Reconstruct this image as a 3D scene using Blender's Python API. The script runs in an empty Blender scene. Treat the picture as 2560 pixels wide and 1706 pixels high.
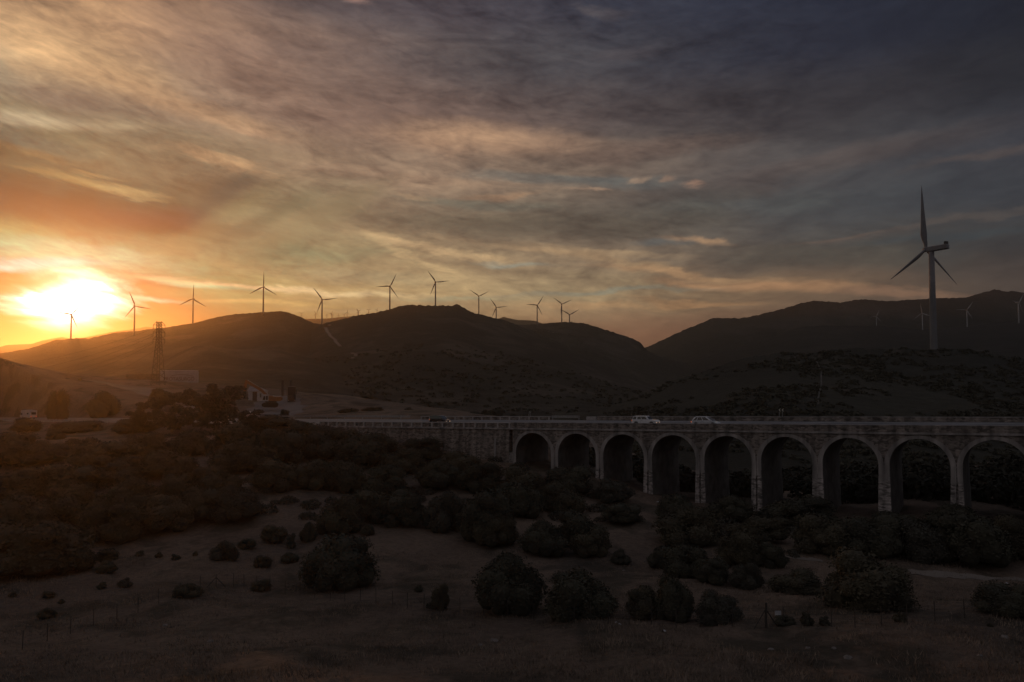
import bpy, math, random
import numpy as np
from mathutils import Vector, Matrix
R = math.radians
random.seed(7); RNG = np.random.default_rng(7)
sc = bpy.context.scene
COL = sc.collection
F = 28/36*2560; CX, CY, YH = 1280.0, 853.0, 946.6
CZ = 40.0                                   # camera height above the datum
PITCH = math.atan((YH-CY)/F)
cp, sp = math.cos(PITCH), math.sin(PITCH)

def P(px, py, Y):
    """the point at forward distance Y seen at photograph position (px, py)"""
    xn, v = (px-CX)/F, (CY-py)/F
    d = cp - v*sp
    return Vector((Y*xn/d, Y, CZ + Y*(sp+v*cp)/d))

def azel(px, py):
    p = P(px, py, 1.0) - Vector((0, 0, CZ))
    p.normalize()
    return math.atan2(p.x, p.y), math.asin(p.z)

# ------------------------------------------------------------------ noise
def _hash(ix, iy, s):
    n = (ix*374761393 + iy*668265263 + s*1442695041) & 0xffffffff
    n = ((n ^ (n >> 13))*1274126177) & 0xffffffff
    return ((n ^ (n >> 16)) & 0xffff)/65535.0
def vnoise(x, y, s=0):
    x = np.asarray(x, float); y = np.asarray(y, float)
    ix = np.floor(x).astype(np.int64); iy = np.floor(y).astype(np.int64)
    fx, fy = x-ix, y-iy
    fx = fx*fx*(3-2*fx); fy = fy*fy*(3-2*fy)
    a, b = _hash(ix, iy, s), _hash(ix+1, iy, s)
    c, d = _hash(ix, iy+1, s), _hash(ix+1, iy+1, s)
    return (a*(1-fx)+b*fx)*(1-fy) + (c*(1-fx)+d*fx)*fy - .5
def fbm(x, y, s=0, o=4, g=.5):
    t, a = 0, 1.0
    for i in range(o):
        t = t + a*vnoise(np.asarray(x)*2**i, np.asarray(y)*2**i, s+i*17); a *= g
    return t

# ------------------------------------------------------------------ objects
def tag(o, label=None, cat=None, group=None, kind=None):
    if label: o['label'] = label
    if cat: o['category'] = cat
    if group: o['group'] = group
    if kind: o['kind'] = kind
    return o
def empty(name, loc=(0, 0, 0), rz=0, **k):
    o = bpy.data.objects.new(name, None); COL.objects.link(o)
    o.location = loc; o.rotation_euler = (0, 0, rz); o.empty_display_size = .2
    return tag(o, **k)
class MB:
    def __init__(s): s.v, s.f = [], []
    def poly(s, pts):
        i = len(s.v); s.v += [tuple(p) for p in pts]; s.f.append(tuple(range(i, i+len(pts)))); return s
    def box(s, a, b, c=None):
        x0, y0, z0 = a; x1, y1, z1 = b; i = len(s.v)
        s.v += [(x0,y0,z0),(x1,y0,z0),(x1,y1,z0),(x0,y1,z0),(x0,y0,z1),(x1,y0,z1),(x1,y1,z1),(x0,y1,z1)]
        s.f += [tuple(i+k for k in q) for q in ((3,2,1,0),(4,5,6,7),(0,1,5,4),(1,2,6,5),(2,3,7,6),(3,0,4,7))]
        return s
    def hexa(s, p):
        i = len(s.v); s.v += [tuple(q) for q in p]
        s.f += [tuple(i+k for k in q) for q in ((3,2,1,0),(4,5,6,7),(0,1,5,4),(1,2,6,5),(2,3,7,6),(3,0,4,7))]
        return s
    def tube(s, a, b, r0, r1=None, n=8, cap=True):
        r1 = r0 if r1 is None else r1
        a, b = Vector(a), Vector(b); d = (b-a).normalized()
        u = d.orthogonal().normalized(); w = d.cross(u); i = len(s.v)
        for c, r in ((a, r0), (b, r1)):
            for k in range(n):
                t = 2*math.pi*k/n; s.v.append(tuple(c + u*(r*math.cos(t)) + w*(r*math.sin(t))))
        for k in range(n):
            s.f.append((i+k, i+(k+1) % n, i+n+(k+1) % n, i+n+k))
        if cap: s.f += [tuple(range(i+n-1, i-1, -1)), tuple(range(i+n, i+2*n))]
        return s
    def lathe(s, prof, n=16, axis='z', o=(0, 0, 0)):
        i = len(s.v); m = len(prof)
        for (r, h) in prof:
            for k in range(n):
                t = 2*math.pi*k/n; a, b = r*math.cos(t), r*math.sin(t)
                p = {'z': (a, b, h), 'y': (a, h, b), 'x': (h, a, b)}[axis]
                s.v.append((p[0]+o[0], p[1]+o[1], p[2]+o[2]))
        for j in range(m-1):
            for k in range(n):
                s.f.append((i+j*n+k, i+j*n+(k+1) % n, i+(j+1)*n+(k+1) % n, i+(j+1)*n+k))
        s.f += [tuple(range(i+n-1, i-1, -1)), tuple(range(i+(m-1)*n, i+m*n))]
        return s
    def extr(s, pts, y0, y1, ax='y'):
        """polygon of (x, z) extruded from y0 to y1"""
        i = len(s.v); n = len(pts)
        for y in (y0, y1): s.v += [(p[0], y, p[1]) for p in pts]
        s.f += [tuple(range(i, i+n)), tuple(range(i+2*n-1, i+n-1, -1))]
        for k in range(n):
            s.f.append((i+(k+1) % n, i+k, i+n+k, i+n+(k+1) % n))
        return s
    def build(s, name, mat, parent=None, smooth=False, **k):
        me = bpy.data.meshes.new(name); me.from_pydata(s.v, [], s.f); me.update()
        if smooth: me.polygons.foreach_set('use_smooth', [True]*len(me.polygons))
        me.materials.append(mat)
        o = bpy.data.objects.new(name, me); COL.objects.link(o)
        if parent is not None: o.parent = parent
        return tag(o, **k)
def np_mesh(name, V, Q, mat, parent=None, smooth=False, **k):
    me = bpy.data.meshes.new(name)
    V = np.asarray(V, np.float32); Q = np.asarray(Q, np.int32)
    me.vertices.add(len(V)); me.vertices.foreach_set('co', V.ravel())
    n = Q.shape[1]
    me.loops.add(Q.size); me.loops.foreach_set('vertex_index', Q.ravel())
    me.polygons.add(len(Q)); me.polygons.foreach_set('loop_start', np.arange(len(Q), dtype=np.int32)*n)
    me.polygons.foreach_set('loop_total', np.full(len(Q), n, np.int32))
    if smooth: me.polygons.foreach_set('use_smooth', np.ones(len(Q), bool))
    me.update(calc_edges=True); me.validate(); me.materials.append(mat)
    o = bpy.data.objects.new(name, me); COL.objects.link(o)
    if parent is not None: o.parent = parent
    return tag(o, **k)
def copy_tree(o, parent=None):
    c = o.copy(); COL.objects.link(c); c.parent = parent
    for ch in o.children: copy_tree(ch, c)
    return c

# ------------------------------------------------------------------ materials
def lin(c):
    return tuple((x/255/12.92 if x/255 <= .04045 else ((x/255+.055)/1.055)**2.4) for x in c)
def nt(m): return m.node_tree.nodes, m.node_tree.links
def mat(name, c, rough=.8, metal=0, var=.25, scale=3, c2=None, bump=0, bscale=20, spec=.3, stretch=(1,1,1), emit=None, coat=0):
    m = bpy.data.materials.new(name); m.use_nodes = True; N, L = nt(m)
    b = N['Principled BSDF']; b.inputs['Roughness'].default_value = rough; b.inputs['Metallic'].default_value = metal
    b.inputs['Specular IOR Level'].default_value = spec
    if coat: b.inputs['Coat Weight'].default_value = coat
    tc = N.new('ShaderNodeTexCoord'); mp = N.new('ShaderNodeMapping'); mp.inputs['Scale'].default_value = stretch
    L.new(tc.outputs['Object'], mp.inputs['Vector'])
    n = N.new('ShaderNodeTexNoise'); n.inputs['Scale'].default_value = scale; n.inputs['Detail'].default_value = 6
    L.new(mp.outputs[0], n.inputs['Vector'])
    r = N.new('ShaderNodeValToRGB'); r.color_ramp.elements[0].position = .35; r.color_ramp.elements[1].position = .65
    c2 = c2 or tuple(x*(1-var) for x in c)
    r.color_ramp.elements[0].color = (*c2, 1); r.color_ramp.elements[1].color = (*c, 1)
    L.new(n.outputs['Fac'], r.inputs[0]); L.new(r.outputs[0], b.inputs['Base Color'])
    if bump:
        n2 = N.new('ShaderNodeTexNoise'); n2.inputs['Scale'].default_value = bscale; n2.inputs['Detail'].default_value = 4
        L.new(mp.outputs[0], n2.inputs['Vector'])
        bp = N.new('ShaderNodeBump'); bp.inputs['Strength'].default_value = bump; bp.inputs['Distance'].default_value = .1
        L.new(n2.outputs['Fac'], bp.inputs['Height']); L.new(bp.outputs[0], b.inputs['Normal'])
    if emit:
        b.inputs['Emission Color'].default_value = (*emit[:3], 1); b.inputs['Emission Strength'].default_value = emit[3]
    return m
def terrain_mat(name, grass, scrub, soil, scale, lo=.42, hi=.56, bump=.6, bd=1.0, fine=8.0, mulv=(1,1,1)):
    m = bpy.data.materials.new(name); m.use_nodes = True; N, L = nt(m)
    b = N['Principled BSDF']; b.inputs['Roughness'].default_value = .95; b.inputs['Specular IOR Level'].default_value = .1
    g = N.new('ShaderNodeNewGeometry'); mp = N.new('ShaderNodeMapping'); mp.inputs['Scale'].default_value = mulv
    L.new(g.outputs['Position'], mp.inputs['Vector'])
    def noise(s, d=8, rg=.6, dist=0.0):
        n = N.new('ShaderNodeTexNoise'); n.inputs['Scale'].default_value = s; n.inputs['Detail'].default_value = d
        n.inputs['Roughness'].default_value = rg; n.inputs['Distortion'].default_value = dist
        L.new(mp.outputs[0], n.inputs['Vector']); return n.outputs['Fac']
    def ramp(src, a, b_, ca, cb):
        r = N.new('ShaderNodeValToRGB'); e = r.color_ramp.elements; e[0].position = a; e[1].position = b_
        e[0].color = (*ca, 1); e[1].color = (*cb, 1); L.new(src, r.inputs[0]); return r.outputs[0]
    def mix(f, a, c, mode='MIX'):
        x = N.new('ShaderNodeMix'); x.data_type = 'RGBA'; x.blend_type = mode
        if isinstance(f, float): x.inputs[0].default_value = f
        else: L.new(f, x.inputs[0])
        L.new(a, x.inputs[6]); L.new(c, x.inputs[7]); return x.outputs[2]
    n1 = noise(scale, 10, .62, .4); n2 = noise(scale*fine, 8, .7); n3 = noise(scale*.35, 5, .5)
    base = ramp(n2, .35, .65, soil, grass)
    msk = ramp(n1, lo, hi, (1, 1, 1), (0, 0, 0))
    sb = ramp(n2, .4, .7, tuple(x*.65 for x in scrub), scrub)
    c = mix(msk, base, sb)
    big = ramp(n3, .35, .65, (.7, .7, .72), (1.15, 1.1, 1.05))
    c = mix(1.0, c, big, 'MULTIPLY')
    L.new(c, b.inputs['Base Color'])
    add = N.new('ShaderNodeMath'); add.operation = 'ADD'; L.new(n1, add.inputs[0]); L.new(n2, add.inputs[1])
    bp = N.new('ShaderNodeBump'); bp.inputs['Strength'].default_value = bump; bp.inputs['Distance'].default_value = bd
    L.new(add.outputs[0], bp.inputs['Height']); L.new(bp.outputs[0], b.inputs['Normal'])
    return m
def stone_mat(name, c, dark, sx=1.9, sz=4.0, streak=.5, joints=True):
    m = bpy.data.materials.new(name); m.use_nodes = True; N, L = nt(m)
    b = N['Principled BSDF']; b.inputs['Roughness'].default_value = .92; b.inputs['Specular IOR Level'].default_value = .15
    tc = N.new('ShaderNodeTexCoord')
    def mapped(s):
        mp = N.new('ShaderNodeMapping'); mp.inputs['Scale'].default_value = s; L.new(tc.outputs['Object'], mp.inputs['Vector']); return mp.outputs[0]
    v = N.new('ShaderNodeTexVoronoi'); v.inputs['Scale'].default_value = 1; v.inputs['Randomness'].default_value = .85
    L.new(mapped((sx, sx, sz)), v.inputs['Vector'])
    sep = N.new('ShaderNodeSeparateColor'); L.new(v.outputs['Color'], sep.inputs[0])
    r1 = N.new('ShaderNodeValToRGB'); e = r1.color_ramp.elements; e[0].color = (*dark, 1); e[1].color = (*c, 1); e[0].position = .0; e[1].position = .75
    L.new(sep.outputs[0], r1.inputs[0])
    n = N.new('ShaderNodeTexNoise'); n.inputs['Scale'].default_value = 1; n.inputs['Detail'].default_value = 6
    L.new(mapped((.9, .9, .13)), n.inputs['Vector'])
    r2 = N.new('ShaderNodeValToRGB'); e = r2.color_ramp.elements; e[0].position = .35; e[1].position = .68
    k = 1-streak; e[0].color = (k, k, k, 1); e[1].color = (1.25, 1.22, 1.2, 1); L.new(n.outputs['Fac'], r2.inputs[0])
    x = N.new('ShaderNodeMix'); x.data_type = 'RGBA'; x.blend_type = 'MULTIPLY'; x.inputs[0].default_value = 1
    if joints: L.new(r1.outputs[0], x.inputs[6])
    else:
        n3 = N.new('ShaderNodeTexNoise'); n3.inputs['Scale'].default_value = .7; n3.inputs['Detail'].default_value = 8
        L.new(tc.outputs['Object'], n3.inputs['Vector']); L.new(n3.outputs['Fac'], r1.inputs[0]); L.new(r1.outputs[0], x.inputs[6])
    L.new(r2.outputs[0], x.inputs[7]); L.new(x.outputs[2], b.inputs['Base Color'])
    if joints:
        bp = N.new('ShaderNodeBump'); bp.inputs['Strength'].default_value = .8; bp.inputs['Distance'].default_value = .08; bp.invert = True
        L.new(v.outputs['Distance'], bp.inputs['Height']); L.new(bp.outputs[0], b.inputs['Normal'])
    return m
M = dict(
    stone=stone_mat('rubble_stone', (.235, .21, .195), (.085, .077, .072)),
    pier=stone_mat('coursed_stone', (.36, .335, .33), (.11, .105, .10), 1.7, 4.2),
    conc=stone_mat('weathered_concrete', (.32, .305, .30), (.16, .15, .15), joints=False),
    vault=mat('vault_shade', (.13, .118, .11), .95, c2=(.07, .064, .06), scale=.6),  # shade under the arches put into a dark colour
    post=mat('pale_concrete', (.36, .34, .335), .9, c2=(.26, .245, .24), scale=4),
    asphalt=mat('worn_asphalt', (.13, .13, .14), .65, c2=(.085, .085, .09), scale=.35, stretch=(.2, 1, 1), spec=.35),
    mark=mat('road_paint', (.6, .6, .58), .7, c2=(.4, .4, .38), scale=2),
    steel=mat('galvanised_steel', (.33, .33, .34), .5, .7, scale=2),
    lattice=mat('dull_steel', (.07, .062, .055), .7, .3, scale=2),
    wire=mat('cable', (.05, .05, .05), .6, .3),
    turb=mat('turbine_shaded', (.16, .16, .17), .6, c2=(.13, .13, .138), scale=.3),  # white turbines seen backlit, their shade put into a darker colour
    turbp=mat('turbine_white', (.34, .34, .35), .55, c2=(.28, .28, .29), scale=.3),  # lighter copy of the same turbine colour, for the pale right-hand group
    fdark=mat('dark_rail', (.03, .03, .03), .7),
    white=mat('white_paint', (.62, .63, .66), .25, coat=.6, var=.08),
    silver=mat('silver_paint', (.50, .53, .58), .22, .3, coat=.7, var=.08),
    black=mat('black_paint', (.02, .02, .023), .2, coat=.9, var=.2),
    glass=mat('dark_glass', (.018, .022, .026), .08, spec=.6, coat=.5, var=.1),
    rubber=mat('rubber', (.018, .018, .018), .85),
    rim=mat('wheel_rim', (.35, .36, .38), .35, .7),
    tail=mat('tail_lamp', (.45, .03, .01), .3, emit=(1, .22, .06, .5)),
    head=mat('head_lamp', (.8, .7, .55), .2, emit=(1, .62, .38, .4)),
    plastic=mat('black_plastic', (.03, .03, .03), .6),
    orange=mat('excavator_orange', (.27, .10, .035), .5, c2=(.18, .07, .03), scale=2),
    trailer=mat('trailer_sheet', (.27, .26, .27), .5, c2=(.22, .21, .22), scale=.6),
    letter=mat('letter_brown', (.14, .07, .045), .6),
    cont=mat('container_sheet', (.11, .10, .10), .6, c2=(.06, .055, .055), scale=.5),
    wall=mat('white_wall', (.36, .35, .35), .85, c2=(.28, .27, .27), scale=.8),
    roof=mat('sheet_roof', (.14, .14, .15), .6),
    door=mat('brown_door', (.09, .06, .05), .7),
    bark=mat('bark', (.15, .12, .10), .9, c2=(.07, .055, .045), scale=4),
    cloth=mat('dark_cloth', (.03, .03, .035), .9),
    litter=mat('pale_litter', (.36, .36, .38), .6),
    rock=mat('pale_rock', (.20, .175, .165), .95, c2=(.11, .10, .095), scale=3, bump=.6, bscale=6),
    chev=mat('reflective_chevron', (.62, .60, .50), .4),
    track=mat('dirt_track', (.165, .14, .12), .95, c2=(.11, .092, .08), scale=.05),
    fpost=mat('fence_post', (.045, .04, .036), .9),
)
def leaf_mat(name, c, c2):
    m = mat(name, c, .85, c2=c2, scale=1.3, spec=.1)
    return m
M['leaf'] = leaf_mat('leaf_dark', (.060, .057, .041), (.036, .035, .028))
M['leafd'] = leaf_mat('leaf_shaded', (.034, .034, .027), (.022, .022, .018))  # darker leaf copy, gloom behind the arches put into its colour
M['leaf2'] = leaf_mat('leaf_olive', (.077, .067, .045), (.043, .039, .030))
M['leaf3'] = leaf_mat('leaf_grey', (.064, .061, .049), (.039, .037, .031))

# ------------------------------------------------------------------ the viaduct's line
K = 9.268
W0 = Vector((3.975, 150.0)); D2 = Vector((.8331, -.5531)); N2 = Vector((.5531, .8331))
BR = math.atan2(D2.y, D2.x)
ZC0 = CZ - 9.31; SL = .0247; BANK = .075; RW = 11.0
def br(s, t, z=0): return Vector((W0.x + D2.x*s + N2.x*t, W0.y + D2.y*s + N2.y*t, z))
def zc(s): return ZC0 + SL*s                      # cornice level
def zr(s, t): return zc(s) + .15 + BANK*t         # road level
def st(x, y):
    dx, dy = x-W0.x, y-W0.y
    return dx*D2.x + dy*D2.y, dx*N2.x + dy*N2.y

# ------------------------------------------------------------------ ground
CP = [(0,1706,48),(640,1706,46),(1280,1706,45),(1920,1706,44),(2560,1706,44),
 (55,1627,60),(280,1575,67),(500,1480,80),(680,1475,82),(1000,1520,72),(1500,1560,60),(1950,1570,57),(2413,1550,60),
 (0,1450,85),(300,1400,95),(640,1380,98),(1000,1400,95),(1550,1380,98),(2100,1420,90),(2560,1440,88),
 (1733,1262,132),(1610,1235,137),(1875,1272,127),(2040,1286,122),(2210,1300,117),(2390,1310,111.5),(2560,1330,106),
 (1450,1190,143),(1300,1165,150),(1150,1160,153),(1000,1160,156),(850,1130,163),(750,1110,172),
 (180,1118,160),(480,1175,140),(680,1245,122),(300,1300,112),(0,1340,105),(0,1200,140),(1200,1300,115),(900,1280,118),
 (1733,1215,175),(2040,1200,170),(2390,1190,160),(2560,1185,155),(1450,1130,190),(1300,1090,205),
 (620,1046,235),(640,1044,262),(560,1040,262),(700,1046,255),(690,1019,292),(600,1010,292),(760,1003,300),(660,998,305),
 (560,968,335),(450,958,345),(330,953,340),(250,951,315),(178,948,305),(100,932,300),(0,911,292),(-120,890,290),
 (470,1012,268),(350,985,285),(0,1035,262),(120,1035,252),(250,1030,250),(0,980,275),(120,980,275),(230,985,275),
 (820,990,345),(920,998,340),(1000,1026,262),(900,1032,250),(1100,1032,238),(1240,1040,225),(1150,1042,190),(1000,1044,190),
 (850,1043,205),(1300,1060,240),(1450,1100,260)]
def _tps_setup():
    pts, z = [], []
    for px, py, Y in CP:
        p = P(px, py, Y); pts.append((p.x/Y, math.log(Y))); z.append(p.z-CZ)
    for u in np.linspace(-.8, .8, 9):
        for Y, zz in ((470, -25), (560, -27)):
            if u < -.35 and Y == 470: zz = -16
            pts.append((u, math.log(Y))); z.append(zz)
        pts.append((u, math.log(28))); z.append(-15.5)
    pts = np.array(pts); z = np.array(z); n = len(z)
    d = np.linalg.norm(pts[:, None]-pts[None], axis=2)
    Kk = np.where(d > 0, d*d*np.log(d+1e-12), 0) + np.eye(n)*.0015
    Pm = np.c_[np.ones(n), pts]
    A = np.block([[Kk, Pm], [Pm.T, np.zeros((3, 3))]])
    w = np.linalg.solve(A, np.r_[z, 0, 0, 0])
    return pts, w
TP, TW = _tps_setup()
def ground(x, y):
    x = np.atleast_1d(np.asarray(x, float)); y = np.atleast_1d(np.asarray(y, float))
    r = np.hypot(x, y); front = y > .15*r
    yy = np.where(front, y, 1.0)
    u = np.clip(np.where(front, x/yy, np.sign(x)*1.0), -.78, .78)
    w = np.log(np.clip(np.where(front, y, 30), 28, 560))
    out = np.empty(x.shape)
    q = np.stack([u.ravel(), w.ravel()], 1)
    res = np.empty(len(q))
    for i in range(0, len(q), 20000):
        d = np.linalg.norm(q[i:i+20000, None]-TP[None], axis=2)
        res[i:i+20000] = (d*d*np.log(d+1e-12)) @ TW[:-3] + TW[-3] + q[i:i+20000] @ TW[-2:]
    z = res.reshape(x.shape)
    far = np.clip((np.where(front, y, 600 if False else r)-450)/150, 0, 1)
    z = z*(1-far) + (-27)*far
    z = np.clip(z, -27, 12) + CZ
    hum = np.clip(1-(r-120)/300, .15, 1)
    z = z + hum*(fbm(x/9, y/9, 3)*.9 + fbm(x/1.7, y/1.7, 9, 3)*.16) + np.clip((r-90)/200, 0, 1)*(1-far)*fbm(x/28, y/28, 5)*1.6
    s, t = st(x, y)
    mk = np.clip(1-np.maximum(np.maximum(-2.0-t, t-(RW+2.5)), 0)/5.0, 0, 1); mk = mk*mk*(3-2*mk)
    rz = zc(s) + .15 + BANK*np.clip(t, 0, RW)
    emb = np.clip((-4.8*K - s)/(1.0*K), 0, 1)*np.clip((s+60*K)/(10*K), 0, 1)
    tgt = rz-.14
    z = z + emb*mk*(tgt-z)
    mk2 = np.clip(1-np.maximum(np.maximum(-0.5-t, t-(RW+1.5)), 0)/3.0, 0, 1)*(1-emb)*(s > -60*K)
    z = z - mk2*np.maximum(0, z-(rz-1.3))
    return z
def gz(x, y): return float(ground(x, y)[0])
def hit(px, py, lo=30, hi=470):
    Ys = np.arange(lo, hi, .4)
    p = P(px, py, 1.0); x = p.x*Ys; z = CZ + (p.z-CZ)*Ys
    g = ground(x, Ys); below = np.nonzero(z <= g)[0]
    Y = Ys[below[0]] if len(below) else hi
    return Vector((p.x*Y, Y, gz(p.x*Y, Y)))

M['ground'] = terrain_mat('dry_grass_ground', (.168, .130, .104), (.084, .072, .058), (.104, .080, .066), .12, .40, .52, 1.0, .5, 14)
M['hill'] = terrain_mat('hill_scrub', (.092, .082, .068), (.044, .045, .038), (.068, .060, .052), .011, .50, .62, 1.0, 8.0, 7)
M['hill2'] = terrain_mat('hill_heath', (.060, .054, .046), (.030, .032, .028), (.050, .044, .040), .006, .50, .62, 1.0, 12.0, 7)
M['hilln'] = terrain_mat('near_hill_scrub', (.100, .086, .076), (.056, .056, .046), (.078, .068, .060), .03, .60, .70, 1.0, 3.0, 7)

def make_ground():
    az = np.concatenate([np.linspace(-math.pi, -.72, 50)[:-1], np.linspace(-.72, .72, 560), np.linspace(.72, math.pi, 50)[1:]])
    rr = np.concatenate([[3.0, 12, 22], np.geomspace(30, 130, 240), np.geomspace(131, 480, 230)[1:], np.geomspace(490, 11500, 40)])
    A, Rr = np.meshgrid(az, rr, indexing='ij')
    X = np.sin(A)*Rr; Y = np.cos(A)*Rr
    Z = ground(X, Y)
    V = np.stack([X, Y, Z], -1).reshape(-1, 3)
    n, m = len(az), len(rr)
    i, j = np.meshgrid(np.arange(n-1), np.arange(m-1), indexing='ij')
    a = (i*m+j).ravel()
    Q = np.stack([a, a+1, a+m+1, a+m], 1)
    return np_mesh('ground', V, Q, M['ground'], smooth=True, kind='structure')
make_ground()

# ------------------------------------------------------------------ hills
HILLS = {}
def hill(key, sky, Yr, Yf, material, zb=-27, amp=.05, bumps=.6, p=1.15, back=.35, u0=None, u1=None, seed=1, nrow=70, step=3.0):
    sx = np.array([q[0] for q in sky], float); sy = np.array([q[1] for q in sky], float)
    px = np.arange(sx[0], sx[-1]+step, step)
    py = np.interp(px, sx, sy)
    k = np.ones(3)/3; pe = np.pad(py, 1, mode='edge'); py = np.convolve(pe, k, 'valid')
    ux = (px-CX)/F
    v = (CY-py)/F; d = cp - v*sp
    xr = ux/d; zs = Yr*(sp+v*cp)/d          # x per unit Y, z relative to camera
    bmp = (Yr/1991)*bumps*(fbm(px/7, px*0+.5, seed, 3) + .6*np.abs(vnoise(px/3.1, px*0, seed+5)))
    nb_ = 41; kk_ = np.hanning(nb_+2)[1:-1]; kk_ /= kk_.sum()
    zsm = np.convolve(np.pad(zs, nb_//2, mode='edge'), kk_, 'valid')
    ts = np.concatenate([np.linspace(0, 1, nrow), 1+np.linspace(0, 1, 14)[1:]])
    T, XR = np.meshgrid(ts, xr, indexing='ij'); ZS = np.broadcast_to(zs, T.shape)
    wsh = np.clip(T, 0, 1)**7; ZS = ZS*wsh + np.broadcast_to(zsm, T.shape)*(1-wsh) - np.maximum(0, np.broadcast_to(zsm-zs, T.shape))*(1-wsh)*wsh
    Yy = np.where(T <= 1, Yf+(Yr-Yf)*T, Yr + (T-1)*Yr*back)
    tt = np.clip(T, 0, 1)
    sh = tt**p
    Z = zb + (ZS-zb)*sh
    X = XR*Yy
    L = (Yr-Yf)
    g = fbm(X/(L*.35)+3, Yy/(L*.6), seed+2, 5, .55)
    ridge = -np.abs(fbm(X/(L*.22), Yy/(L*.8), seed+8, 3))
    Z = Z + (ZS-zb)*amp*(g*1.6+ridge*1.2)*np.sin(np.pi*tt)**.8*(tt < 1)
    fall = np.clip(T-1, 0, 1); Z = np.where(T > 1, ZS - (ZS-zb)*(fall**1.3), Z)
    Z = Z + np.broadcast_to(bmp, T.shape)*np.exp(-((T-1)/.03)**2) + CZ
    V = np.stack([X, Yy, Z], -1); HILLS[key] = (px, V, nrow)
    n, m = T.shape
    i, j = np.meshgrid(np.arange(n-1), np.arange(m-1), indexing='ij'); a = (i*m+j).ravel()
    Q = np.stack([a, a+m, a+m+1, a+1], 1)[:, ::-1]
    return np_mesh('hill', V.reshape(-1, 3), Q, material, smooth=True, kind='structure')
def hill_pt(key, px, py):
    """the front-slope point of a hill that shows at a photograph position"""
    pxs, V, nrow = HILLS[key]
    c = int(np.clip(np.searchsorted(pxs, px), 0, len(pxs)-1))
    col = V[:nrow, c]
    q = (col[:, 2]-CZ)/col[:, 1]
    tgt = (P(px, py, 1).z-CZ)
    i = int(np.argmax(np.where(q >= tgt, 1, 0))) if (q >= tgt).any() else nrow-1
    return Vector(col[i])
SK = dict(
 A=[(-260,880),(0,868),(16,863),(80,860),(105,852),(153,843),(178,847),(207,845),(280,830),(335,823),(367,817),(386,820),(450,822),(560,835)],
 B=[(560,815),(700,803),(763,798),(811,797),(891,790),(960,786),(1100,800),(1200,800),(1240,797),(1251,796),(1259,792),(1268,795),(1290,800),(1337,802),(1355,809),(1420,822)],
 C=[(-320,930),(-150,905),(0,884),(40,878),(77,871),(134,852),(178,847),(198,845.5),(223,847),(255,839),(287,832),(335,829),(370,824),(408,820),(446,814),(488,808),(517,800),(548,792),(590,786),(640,782),(703,778.6),(722,782),(744,790),(765,800),(785,809),(811,813),(860,840),(940,885),(1040,935)],
 D=[(560,905),(680,868),(760,835),(800,815),(817,807),(859,798),(891,790),(945,781),(970,775),(985,770),(996,767),(1018,762),(1034,763),(1046,765),(1049,761),(1053,765),(1088,764),(1130,765),(1137,762),(1143,760.5),(1149,764),(1180,782),(1184,784),(1213,788),(1232,795),(1264,802),(1302,817),(1331,828),(1363,844),(1395,855),(1450,884),(1560,935),(1700,990),(1800,1030)],
 E=[(1180,835),(1240,818),(1296,812),(1341,811),(1363,809),(1401,806),(1433,806),(1468,809.5),(1506,823),(1538,833),(1577,845.5),(1590,850),(1596,855),(1602,857),(1608,867),(1622,880),(1700,905),(1850,950),(2000,990)],
 Fm=[(1300,1020),(1420,960),(1500,915),(1560,885),(1605,872),(1618,868),(1662,848),(1713,824),(1745,812),(1782,796),(1810,796.5),(1841,795.5),(1842,798),(1892,789),(1943,776.5),(1968,769),(1984,766),(1994,761),(2034,752),(2060,754),(2101,757),(2140,750),(2155,748.5),(2203,753),(2242,753),(2267,750),(2300,749),(2334,746),(2366,745.5),(2370,747),(2420,744),(2443,736),(2484,724.6),(2513,729),(2538,729),(2560,732.5),(2640,745),(2800,770),(3000,800)],
 G=[(1380,1040),(1500,985),(1600,950),(1700,915),(1749,898),(1815,878),(1866,863),(1930,843),(1968,827),(2006,817),(2060,815),(2120,815),(2187,815),(2240,818),(2305,825),(2360,822),(2417,817),(2480,809),(2545,802),(2600,798),(2760,800),(3000,830)],
 H=[(1380,1085),(1450,1045),(1500,1027),(1560,1006),(1624,983),(1687,950),(1738,937),(1790,919),(1830,904),(1858,896),(1902,890),(1950,882),(1994,880),(2019,886),(2060,878),(2140,871),(2219,874),(2258,871),(2325,876),(2411,873),(2443,878),(2500,889),(2560,898),(2700,910),(3000,930)],
 C2=[(180,985),(300,950),(380,915),(420,897),(450,880),(484,866),(520,867),(580,873),(700,877),(800,902),(900,930),(1000,960),(1150,1000),(1300,1030)],
 V=[(600,1012),(760,1003),(900,975),(1050,965),(1200,985),(1330,1000),(1450,1015),(1600,1045)])
hill('A', SK['A'], 3800, 3300, M['hill2'], bumps=.5, seed=11, nrow=30)
hill('B', SK['B'], 3700, 3000, M['hill2'], bumps=.5, seed=12, nrow=30)
hill('Fm', SK['Fm'], 2700, 2030, M['hill2'], bumps=2.4, seed=13)
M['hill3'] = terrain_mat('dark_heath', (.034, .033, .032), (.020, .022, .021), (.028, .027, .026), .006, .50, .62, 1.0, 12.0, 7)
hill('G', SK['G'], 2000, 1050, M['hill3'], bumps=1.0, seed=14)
hill('E', SK['E'], 1750, 1320, M['hill'], bumps=2.4, seed=15)
hill('C', SK['C'], 1300, 700, M['hill'], bumps=1.9, seed=16)
hill('D', SK['D'], 1220, 520, M['hill'], bumps=2.6, seed=17, p=1.3)
hill('C2', SK['C2'], 880, 470, M['hill'], bumps=1.0, seed=18)
hill('H', SK['H'], 420, 185, M['hilln'], zb=-24, bumps=3.5, seed=19, amp=.07, nrow=110)

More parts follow.
